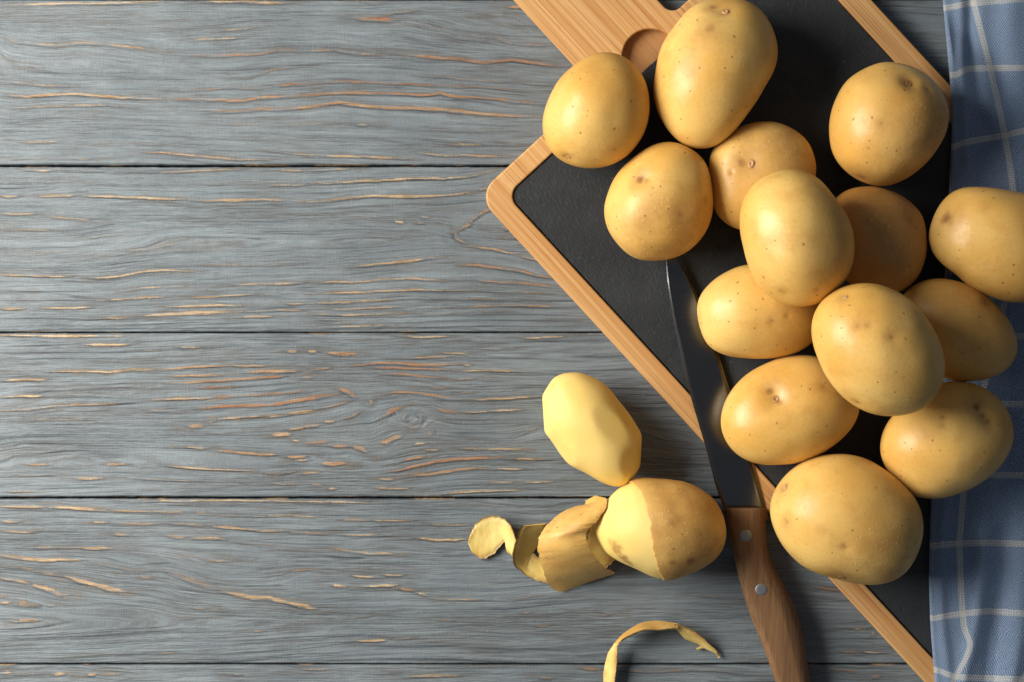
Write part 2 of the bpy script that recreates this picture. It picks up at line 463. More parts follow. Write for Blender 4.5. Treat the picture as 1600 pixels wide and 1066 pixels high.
# ------------------------------------------------------------------ table planks
# traced grain: (zoom, half width in photo px, tone 0 cream..1 orange, strength, points in that zoom)
STROKES = [
 # first plank
 ('A', 3.0, .1, .75, [(0,28),(200,22),(430,18),(700,14),(900,2)]), ('A', 3.5, .2, .7, [(1000,8),(1250,8),(1420,14),(1600,8)]),
 ('A', 4.0, .4, .62, [(0,170),(40,210),(140,222),(290,238),(430,222),(560,232),(720,250),(860,272),(960,284)]),
 ('A', 3.0, .8, .72, [(940,286),(1130,290),(1310,284),(1400,272),(1450,262),(1600,264)]),
 ('A', 2.0, .1, .7, [(980,214),(1070,202),(1180,202),(1290,196)]), ('A', 2.5, .2, .6, [(1130,164),(1250,152),(1340,138)]),
 ('A', 2.5, .3, .5, [(1180,408),(1300,404),(1420,360),(1600,344)]),
 ('A', 3.0, .5, .62, [(0,425),(120,432),(230,446),(390,450)]), ('A', 2.5, .5, .5, [(820,470),(1000,470),(1180,460),(1340,462),(1440,446)]),
 ('A', 3.2, .95, .85, [(1440,446),(1540,438),(1600,440)]),
 ('A', 3.4, .35, .95, [(0,496),(130,504),(240,494),(400,490),(520,500),(700,512),(860,516)]),
 ('A', 3.2, .7, .85, [(900,518),(1060,516),(1200,524),(1280,524),(1340,508),(1450,506),(1600,496)]),
 ('A', 2.8, .3, .6, [(0,552),(120,562),(240,552),(400,550),(560,548),(720,562)]),
 ('A', 3.4, .8, .7, [(1060,578),(1200,580),(1300,576),(1340,566),(1470,570),(1600,558)]),
 ('A', 2.5, .3, .35, [(1060,640),(1200,648),(1400,644),(1600,652)]),
 ('A', 2.2, .1, .7, [(100,740),(220,740),(330,738)]), ('A', 2.0, .2, .5, [(720,750),(900,750)]),
 ('A', 2.6, .4, .85, [(740,794),(860,796),(960,806),(1100,820),(1250,830),(1420,832)]),
 ('A', 2.2, .4, .6, [(1380,784),(1500,800),(1600,806)]), ('A', 2, .1, .4, [(60,828),(300,826),(560,830)]),
 ('B', 6.0, .9, .8, [(420,92),(470,100),(560,100),(640,108)]), ('B', 3.0, .3, .6, [(560,84),(640,66),(760,56)]),
 ('B', 3.5, .4, .5, [(470,8),(540,14),(600,4)]), ('B', 4, .3, .45, [(700,120),(850,150),(1000,176),(1130,196)]),
 ('B', 3.5, .8, .55, [(1090,196),(1180,196),(1250,228),(1380,236),(1510,240)]), ('B', 3.0, .5, .8, [(1240,38),(1310,36),(1350,56)]),
 ('B', 2.6, .5, .62, [(0,268),(160,272),(320,266),(450,286),(560,292),(640,284)]),
 ('B', 3.6, .9, .95, [(640,286),(760,296),(880,308),(980,312),(1060,328),(1130,332),(1260,318),(1360,332),(1460,346),(1560,352)]),
 ('B', 2.6, .4, .5, [(780,406),(920,412),(1040,424),(1160,430),(1300,440)]), ('B', 3, .9, .6, [(1300,440),(1470,450)]),
 ('B', 2.6, .9, .7, [(0,456),(140,450),(240,440),(380,434),(520,438),(640,446),(760,452),(900,458),(1090,462),(1200,470),(1280,484),(1450,492)]),
 ('B', 3.2, .85, .95, [(0,518),(110,514),(240,500),(380,492),(520,496),(660,498),(780,508),(880,496),(960,514),(1080,518),(1200,528),(1280,544),(1430,556)]),
 ('B', 4.0, .6, 1.0, [(0,584),(120,576),(230,560),(340,544),(460,562),(600,572),(760,576),(900,584),(1020,596),(1130,608),(1270,616),(1430,624)]),
 ('B', 2.6, .2, .5, [(0,658),(160,660),(340,656)]), ('B', 4, .2, .6, [(420,664),(500,664)]), ('B', 2.5, .3, .45, [(800,688),(1000,694),(1240,702)]),
 ('B', 3.0, .3, .5, [(880,764),(1050,770),(1200,768),(1310,776)]),
 ('B', 2.6, .3, .85, [(0,808),(120,820),(260,828),(400,832),(520,836),(640,842),(780,846)]),
 ('B', 2.4, .3, .85, [(730,806),(860,826),(1000,826),(1160,834),(1250,832)]),
 # second plank
 ('C', 2.4, .1, .9, [(120,52),(200,54),(280,54)]), ('C', 1.6, .1, .75, [(700,66),(900,64),(1050,56),(1200,48),(1300,46)]), ('C', 2.4, .15, .85, [(1440,52),(1520,56),(1600,56)]),
 ('C', 2.4, .1, .9, [(210,192),(290,186),(410,184)]), ('C', 2.8, .15, 1.0, [(430,186),(560,190),(700,196),(840,202),(960,206)]),
 ('C', 3.2, .35, .8, [(960,208),(1080,212),(1250,210),(1380,206),(1500,212),(1600,216)]), ('C', 2.4, .1, .8, [(0,190),(110,190)]),
 ('C', 2.4, .1, .75, [(1390,132),(1480,132),(1600,130)]), ('C', 2, .1, .5, [(1070,126),(1160,128)]), ('C', 2, .1, .4, [(60,110),(300,114)]),
 ('C', 3.0, .2, .8, [(0,278),(100,282),(210,280)]), ('C', 4.5, .3, .5, [(260,296),(380,306),(500,320)]), ('C', 2, .15, .6, [(100,362),(180,366),(270,368)]),
 ('C', 4.5, .35, .4, [(0,488),(130,490),(270,480),(420,482)]), ('C', 2.2, .15, .6, [(640,476),(760,466),(860,446),(960,430)]), ('C',2.4,.1,.6,[(480,402),(520,404)]),
 ('C', 2.4, .3, .8, [(0,598),(120,602),(260,606),(370,606)]), ('C', 2.6, .2, .95, [(440,614),(560,614),(640,604),(720,586),(820,576),(900,576),(1000,580)]),
 ('C', 3.2, .5, .45, [(1040,548),(1200,544),(1380,546),(1600,536)]), ('C', 2.6, .3, .65, [(640,682),(740,666),(850,662),(970,658)]),
 ('C', 2.2, .15, .7, [(0,688),(110,686)]), ('C', 2.6, .2, .75, [(1200,654),(1340,646),(1460,644),(1600,638)]),
 ('C', 2.2, .15, .75, [(480,736),(620,726),(760,716),(900,714)]), ('C', 2.2, .15, .9, [(980,718),(1120,712),(1220,704),(1330,702)]), ('C',2,.1,.6,[(100,734),(240,728)]),
 ('C', 2.4, .2, .9, [(0,776),(130,774)]), ('C', 2.4, .15, .9, [(230,772),(340,772),(480,768)]), ('C', 2.6, .15, .95, [(860,766),(980,762),(1100,758),(1260,758)]),
 ('C', 2.2, .2, .85, [(1490,750),(1600,748)]), ('C', 4.2, .25, 1.0, [(750,812),(860,804),(980,798),(1100,794),(1210,792)]), ('C', 3.0, .4, .6, [(520,826),(640,824),(750,818)]),
 ('C', 2.6, .15, .85, [(1240,820),(1340,814),(1420,816)]), ('C', 2, .1, .85, [(1210,792),(1400,784),(1600,782)]), ('C', 2.2, .1, .9, [(0,912),(160,916),(340,920),(500,916)]),
 ('D', 2.0, .1, .8, [(0,58),(110,50),(220,46)]), ('D', 2.6, .15, .95, [(0,122),(110,122),(240,112),(360,110),(480,100),(600,96),(720,98),(850,86),(990,52)]),
 ('D', 3.0, .2, 1.0, [(0,218),(120,212),(240,196),(350,186),(480,190),(600,190),(720,184),(820,174),(890,168)]), ('D', 2.5,.3,.7,[(890,160),(950,146)]),
 ('D', 3.2, .55, .9, [(995,238),(940,262),(890,290),(850,320),(840,340),(800,358),(770,380)]), ('D', 2.8, .3, .8, [(770,380),(785,414),(830,436)]),
 ('D', 3.0, .35, .95, [(860,454),(960,462),(1040,482),(1100,492)]), ('D', 2.2, .2, .8, [(1110,500),(1190,520),(1270,548)]),
 ('D', 8.0, .9, .8, [(1020,352),(1080,344)]), ('D', 5.0, .5, .8, [(1078,402),(1120,406)]),
 ('D', 3.2, .1, .8, [(455,322),(505,326)]), ('D', 2.4, .1, .7, [(570,326),(620,328)]), ('D', 2.6, .1, .6, [(590,298),(640,298)]), ('D', 3.2, .3, .7, [(445,408),(500,404)]), ('D',3,.6,.4,[(180,315),(300,298),(370,312)]),
 ('D', 3.5, .4, .5, [(170,430),(280,412)]), ('D', 2.6, .3, .9, [(210,558),(320,548),(440,536),(560,522),(640,510),(720,504)]), ('D', 3.0, .8, .85, [(780,544),(900,550),(1010,564),(1120,580),(1200,602),(1300,618)]),
 ('D', 2.6, .3, .75, [(0,638),(120,636),(260,634),(400,624),(520,616),(700,628),(860,626)]), ('D', 2.8, .75, .8, [(860,626),(1000,636),(1150,644),(1340,668)]),
 ('D', 2.6, .25, .85, [(0,698),(160,692),(300,688),(440,682),(560,676),(720,680),(870,680)]), ('D', 2.2, .6, .5, [(870,680),(1100,690),(1300,702)]),
 ('D', 2.4, .2, .85, [(0,748),(180,742),(360,732),(520,724)]), ('D', 2.0, .5, .5, [(640,730),(850,724),(1050,728),(1250,738)]),
 ('D', 2.2, .2, .75, [(60,780),(220,778),(400,768),(560,764)]), ('D', 2.2, .5, .7, [(700,772),(900,764),(1080,758),(1300,764),(1440,770)]),
 ('D', 2.6, .25, .95, [(50,806),(200,806),(350,804),(500,800)]), ('D', 2.0, .4, .6, [(500,800),(720,800),(900,788),(1100,786)]),
 ('D', 2.0, .1, .8, [(50,832),(220,830)]), ('D', 1.8, .1, .6, [(60,852),(260,848)]), ('D', 2.0, .15, .75, [(60,872),(280,866),(460,860)]), ('D', 2.4, .1, .85, [(480,916),(620,922),(760,920)]), ('D',2,.1,.6,[(1440,905),(1590,908)]),
 # third plank
 ('E', 2.2, .1, .95, [(0,44),(200,46),(380,50),(640,50)]), ('E', 2.8, .1, .95, [(430,94),(560,96),(650,94),(720,88)]), ('E', 2.0, .1, .5, [(20,136),(180,136)]),
 ('E', 2.0, .1, .6, [(740,126),(860,122)]), ('E', 2.2, .2, .7, [(920,108),(1040,110)]), ('E', 2.4, .15, 1.0, [(240,238),(360,234),(480,236),(560,238),(700,226),(840,224)]),
 ('E', 3.0, .45, 1.0, [(840,224),(960,216),(1080,208),(1200,206)]), ('E', 2.2, .15, .9, [(1200,206),(1400,206)]), ('E', 2.6, .15, .95, [(0,284),(120,278),(250,278)]),
 ('E', 3.0, .55, 1.0, [(890,260),(1000,258),(1150,254)]), ('E', 3.0, .5, .95, [(1240,238),(1380,234),(1560,234)]), ('E', 3.0, .75, .95, [(830,294),(980,294),(1120,282),(1260,274),(1380,268),(1500,258)]),
 ('E', 2.2, .9, .8, [(1020,322),(1140,320),(1260,316)]), ('E', 2.8, .4, .95, [(800,384),(900,378),(1020,376),(1120,372)]), ('E', 2.6, .9, .85, [(1120,370),(1250,360),(1400,356)]), ('E',2.4,.6,.6,[(1400,352),(1500,346),(1600,332)]),
 ('E', 2.6, .2, .8, [(0,370),(100,364),(240,364)]), ('E', 2.2, .1, .4, [(320,356),(500,356)]), ('E', 2.2, .2, .85, [(0,440),(140,436),(280,414),(420,410),(600,404)]),
 ('E', 3.8, .9, 1.0, [(1040,430),(1160,418),(1280,412),(1440,410)]), ('E', 3.2, .9, .8, [(1440,404),(1600,384)]), ('E', 2.6, .4, .75, [(760,438),(910,438)]), ('E', 2.6, .35, .95, [(1140,484),(1260,472),(1390,468)]),
 ('E', 2.4, .15, .7, [(80,494),(200,484),(330,484),(520,482)]), ('E', 2.8, .15, .5, [(590,450),(700,458)]), ('E', 7.0, .6, .85, [(980,520),(1060,516)]), ('E', 2, .3,.6, [(1080,500),(1140,490)]),
 ('E', 4.6, .35, .9, [(1420,566),(1520,562)]), ('E', 2.6, .4, .8, [(1500,536),(1600,524)]), ('E', 3.0, .35, .75, [(960,628),(1090,636)]), ('E', 3.4, .6, 1.0, [(1110,648),(1220,656),(1340,666),(1440,670)]),
 ('E', 3.2, .6, .9, [(1500,682),(1600,682)]), ('E', 2.4, .5, .7, [(130,718),(270,720)]), ('E', 2.6, .3, .8, [(540,722),(680,716)]), ('E', 2.6, .25, .9, [(840,726),(960,734),(1080,744),(1200,748),(1340,754)]),
 ('E', 2.8, .5, .9, [(1380,766),(1460,768),(1540,758)]), ('E', 4.0, .3, .5, [(80,774),(240,776)]), ('E', 3.0, .3, .85, [(380,790),(460,792),(540,790)]), ('E', 2.0, .15, .6, [(680,790),(860,800),(1060,808)]),
 ('E', 2.0, .15, .7, [(40,860),(160,860)]), ('E', 2.0, .2, .6, [(1240,812),(1310,814)]), ('E',2,.3,.6,[(1380,815),(1560,824)]),
 ('F', 4.0, .35, .9, [(270,130),(320,132)]), ('F', 3, .2, .8, [(165,130),(215,132)]), ('F', 5.0, .6, 1.0, [(370,138),(440,142),(520,142)]),
 ('F', 2.0, .2, .8, [(760,54),(880,58),(1020,52)]), ('F', 2.2, .15, .85, [(960,140),(1120,144)]), ('F', 2.6, .5, .85, [(790,168),(900,162),(1010,158)]), ('F', 2.6, .2, .6, [(1180,118),(1300,118)]),
 ('F', 3.6, .75, 1.0, [(500,206),(580,198),(640,190),(740,190),(840,200),(960,202),(1070,196)]), ('F', 2.4, .15, .9, [(1080,202),(1120,202)]),
 ('F', 2.8, .9, .9, [(580,216),(700,216),(860,222),(960,226),(1040,232)]), ('F', 2.2, .2, .9, [(1040,232),(1200,230),(1410,236)]),
 ('F', 3.0, .95, .8, [(650,250),(780,250),(860,262),(960,268),(1040,278)]), ('F', 2.2, .6, .7, [(1040,278),(1140,272)]), ('F',2,.15,.4,[(1170,280),(1270,282)]),
 ('F', 2.6, .8, .6, [(900,320),(1000,324)]), ('F', 2.4, .3, .5, [(1060,344),(1150,342)]),
 ('F', 3.6, .8, .9, [(640,360),(720,344),(820,344),(920,358),(1000,374),(1080,384)]), ('F', 2.6, .35, .9, [(1080,382),(1200,380),(1300,378),(1400,370),(1500,362)]),
 ('F', 3.4, .8, .9, [(940,430),(990,442),(1060,450)]), ('F', 2.2, .15, .95, [(1060,450),(1180,444),(1290,438),(1390,436)]),
 ('F', 5.0, .9, .95, [(680,468),(710,434),(765,420)]), ('F', 2.6, .6, .5, [(780,410),(830,402),(900,404)]), ('F', 4, .4, .7, [(775,490),(800,486)]), ('F', 4.0, .5, .7, [(855,450),(862,470)]), ('F', 3.0, .25, .8, [(885,490),(925,492)]),
 ('F', 4, .4, .7, [(920,535),(900,570)]), ('F', 4, .8, .7, [(780,515),(830,525),(880,510)]),
 ('F', 6.0, .6, .85, [(640,606),(680,600),(720,580),(770,564)]), ('F', 4.0, .3, .8, [(820,616),(890,604)]), ('F', 2.6, .3, .8, [(880,642),(960,646)]), ('F', 2.6, .1, .95, [(1040,636),(1200,638),(1390,640)]),
 ('F', 4.2, .7, .95, [(770,700),(820,686),(880,682)]), ('F', 3.6, .8, 1.0, [(670,760),(760,748),(850,722),(940,704),(1040,692),(1160,688),(1300,686)]), ('F', 2.2, .2, .8, [(1300,688),(1450,690),(1600,694)]),
 ('F', 3.0, .25, .95, [(640,794),(720,798)]), ('F', 3.6, .7, 1.0, [(720,796),(820,776),(920,770),(1010,752),(1100,740),(1220,740)]), ('F', 2.4, .3, .8, [(1220,742),(1400,744)]),
 ('F', 2.2, .1, .7, [(1190,812),(1340,814)]), ('F', 2.2, .1, .7, [(1380,812),(1550,810)]), ('F', 2.6, .3, .9, [(620,840),(700,846),(800,844)]), ('F', 2.4, .2, .95, [(940,880),(1040,866),(1160,858),(1280,856),(1380,850)]), ('F',2,.2,.7,[(700,882),(900,882)]),
 ('F', 2.6, .6, .6, [(0,206),(60,204)]), ('F', 3.2, .6, 1.0, [(0,234),(120,234),(230,234)]), ('F', 3.0, .8, .9, [(0,270),(80,266),(160,258)]), ('F', 3.0, .95, .7, [(0,358),(100,352),(220,342),(320,334)]),
 ('F', 4.0, .9, 1.0, [(0,418),(120,404),(240,380),(360,362),(440,354)]), ('F', 3.6, .4, .95, [(0,472),(110,466),(220,448),(320,436)]), ('F', 3, .5, .6, [(320,434),(420,408),(520,378)]), ('F', 4.0, .8, .9, [(430,322),(480,340),(520,368)]),
 ('F', 5.0, .5, .7, [(590,410),(610,384)]), ('F', 2.6, .5, .8, [(450,482),(500,470),(550,440)]), ('F', 3.0, .3, .85, [(350,498),(420,490)]), ('F', 3.2, .3, .85, [(240,524),(340,512)]), ('F', 3.0, .3, .8, [(160,540),(240,534)]),
 ('F', 5.0, .4, .9, [(80,562),(190,562)]), ('F', 2.0, .15, .9, [(190,592),(230,598)]), ('F', 4.0, .7, .85, [(250,604),(390,600)]), ('F', 3.6, .6, .85, [(390,624),(500,626)]), ('F', 4.8, .6, .95, [(500,626),(560,640),(580,656)]),
 ('F', 3.2, .6, .95, [(0,668),(110,666)]), ('F', 3.0, .6, .85, [(165,680),(265,678)]), ('F', 2.6, .4, .85, [(210,698),(280,696)]), ('F', 5.4, .7, 1.0, [(340,712),(400,716),(470,712)]), ('F', 2.4, .4, .9, [(60,768),(140,766),(210,756)]),
 ('F', 3.0, .5, .8, [(220,770),(340,758)]), ('F', 2.0, .3, .7, [(100,822),(200,824)]), ('F', 3.4, .5, .8, [(280,822),(350,824)]), ('F', 3.0, .4, .8, [(375,846),(420,846)]), ('F', 3, .6, .7, [(225,268),(300,264)]), ('F', 3.4,.7,.8,[(290,228),(390,216)]), ('F', 3.2, .3, .6, [(1385,560),(1420,540),(1490,518)]), ('F', 2.4,.1,.9,[(1385,62),(1480,58),(1600,54)]),
 # fourth plank
 ('G', 3.0, .25, 1.0, [(0,72),(130,74),(240,74)]), ('G', 3.8, .35, 1.0, [(240,74),(360,78),(470,86),(560,90)]), ('G', 4.0, .35, .65, [(560,88),(700,96),(860,102),(1000,102)]), ('G', 4.5, .35, .45, [(1000,104),(1150,114),(1280,124)]),
 ('G', 2.4, .15, .9, [(740,48),(840,42),(960,42),(1100,40),(1300,40),(1450,44),(1600,44)]), ('G', 2.0, .15, .8, [(1280,124),(1400,122),(1520,120)]), ('G', 2.6, .15, .9, [(480,152),(560,154)]),
 ('G', 3.2, .3, .8, [(0,148),(110,150)]), ('G', 4.0, .5, .6, [(560,158),(700,164),(860,160)]), ('G', 2.8, .45, .7, [(860,160),(980,164),(1080,172)]), ('G', 3.0, .3, .95, [(1080,174),(1200,182),(1320,194),(1420,200),(1500,200)]),
 ('G', 3.2, .3, .75, [(0,200),(110,204),(220,202)]), ('G', 3.2, .3, .75, [(590,214),(680,218)]), ('G', 4.0, .4, .65, [(860,222),(980,232)]), ('G', 4.0, .3, .75, [(980,232),(1080,238),(1180,242)]), ('G', 4.5, .6, .4, [(1180,250),(1340,266),(1480,286),(1600,300)]),
 ('G', 4.2, .45, .7, [(160,286),(290,284),(400,288)]), ('G', 4.0, .3, .85, [(400,288),(500,290),(590,288)]), ('G', 10.0, .6, .36, [(600,290),(760,300),(900,316),(1050,340),(1200,356)]), ('G', 3.5,.35,.6,[(1100,356),(1250,352)]),
 ('G', 4.0, .3, .9, [(0,326),(100,340),(200,350),(320,350),(440,350)]), ('G', 5.0, .6, .45, [(440,350),(560,372),(680,404),(820,410)]), ('G', 4.0, .35, .5, [(660,426),(800,446)]),
 ('G', 4.0, .45, .5, [(0,380),(120,392),(260,420),(340,440)]), ('G', 6.4, .3, 1.0, [(340,436),(430,462),(520,484),(600,506),(660,514)]), ('G', 5.5, .6, .4, [(660,512),(780,524),(880,548),(960,580)]), ('G', 3.6, .5, .8, [(1000,602),(1070,602)]),
 ('G', 6.5, .6, .5, [(860,408),(960,440),(1040,470),(1150,506)]), ('G', 5.5, .35, 1.0, [(1150,512),(1240,530),(1320,546),(1400,546),(1460,564),(1560,586),(1600,592)]),
 ('G', 4.0, .3, .8, [(0,446),(90,458),(160,476)]), ('G', 6.5, .4, .95, [(160,476),(230,496),(300,524),(360,534)]), ('G', 3.4, .4, .8, [(0,538),(30,538)]), ('G', 3.4, .4, .8, [(0,572),(50,574)]), ('G', 5.0, .4, .8, [(60,672),(140,664),(210,660)]),
 ('G', 2.6, .2, .7, [(240,586),(290,590)]), ('G', 3.0, .3, .7, [(1320,722),(1380,718)]), ('G', 2.0, .3, .7, [(820,836),(910,838)]), ('G', 4.0, .5, .45, [(1440,430),(1540,410),(1600,404)]),
 ('G', 5.0, .35, .85, [(0,938),(60,936)]), ('G', 5.0, .3, .9, [(280,948),(340,942)]), ('G', 5.0, .3, .85, [(460,950),(500,942)]), ('G', 4, .5, .5, [(500,946),(680,938)]), ('G', 4.0, .35, .7, [(1220,944),(1260,942)]),
 ('H', 2.2, .15, .9, [(0,44),(150,42),(300,44),(420,48)]), ('H', 2.2, .2, .85, [(280,132),(400,132),(500,134),(640,134)]), ('H', 4.5, .3, .5, [(280,126),(420,136)]), ('H', 2.6, .2, .6, [(690,150),(900,156)]), ('H',2.4,.15,.6,[(0,108),(180,116)]),
 ('H', 2.6, .5, .8, [(0,186),(120,192),(250,200)]), ('H', 2.0, .15, .7, [(250,200),(400,204),(560,206)]), ('H', 3.0, .2, .95, [(640,216),(740,226),(830,228),(900,222)]),
 ('H', 3.6, .3, .85, [(270,274),(350,284),(440,292),(560,292)]), ('H', 4.5, .6, .4, [(0,270),(140,270),(270,280)]), ('H', 4.0, .4, .5, [(0,380),(120,368),(240,376)]), ('H', 3.0, .15, .8, [(330,398),(420,404),(470,406)]), ('H', 3.6, .2, .8, [(490,396),(590,396)]),
 ('H', 4.4, .15, .8, [(240,440),(310,452)]), ('H', 4.0, .15, .9, [(380,450),(460,448),(560,444)]), ('H', 4.0, .5, .9, [(570,462),(650,474)]), ('H', 3.2, .15, .9, [(650,480),(710,496)]), ('H', 3.4, .3, .6, [(720,510),(840,514),(960,514)]),
 ('H', 5.0, .3, .95, [(0,522),(80,540),(170,556)]), ('H', 3.6, .3, .5, [(1110,510),(1220,500),(1380,494)]), ('H', 2.4, .15, .7, [(1150,580),(1200,578)]), ('H', 2.0, .1, .6, [(1060,600),(1160,596)]), ('H', 2.4, .2, .6, [(740,612),(860,612)]),
 ('H', 3.0, .15, .9, [(360,714),(440,712),(520,706)]), ('H', 2.6, .2, .7, [(520,704),(640,700)]), ('H', 2, .1, .5, [(700,716),(770,716)]), ('H', 3.4, .15, .6, [(1540,592),(1600,580)]), ('H', 2.0, .2, .7, [(1210,642),(1300,640)]),
 ('H', 3.4, .6, .7, [(100,848),(230,850)]), ('H', 3.4, .2, .9, [(600,886),(720,880),(860,880)]), ('H', 3.0, .6, .8, [(1440,844),(1540,852)]), ('H', 3.4, .5, .6, [(1230,886),(1310,892)]), ('H', 5, .5, .4, [(500,850),(620,848)]),
 ('H', 2, .2, .5, [(380,600),(440,590)]), ('H', 2, .2, .5, [(230,568),(270,568)]), ('H', 2, .3, .4, [(700,840),(1200,836)]),
 ('I', 2.2, .9, .85, [(370,296),(480,310),(600,330)]), ('I', 2.0, .2, .7, [(680,638),(760,632),(820,634)]), ('I', 1.8, .4, .6, [(580,820),(720,822)]), ('I', 2.0, .2, .8, [(740,816),(880,826),(1000,826)]),
 ('I', 3.0, .9, .6, [(490,966),(620,968),(740,988)]), ('I', 5.0, .9, .7, [(830,1026),(910,1020)]), ('I', 1.6, .2, .6, [(850,640),(850,690)]),
 ('P', 3.0, .7, .6, [(945,1045),(1010,1050),(1090,1046),(1150,1050)]), ('P', 2, .3, .6, [(930,955),(960,960)]), ('P',2,.3,.5,[(1090,930),(1140,936)]),
]
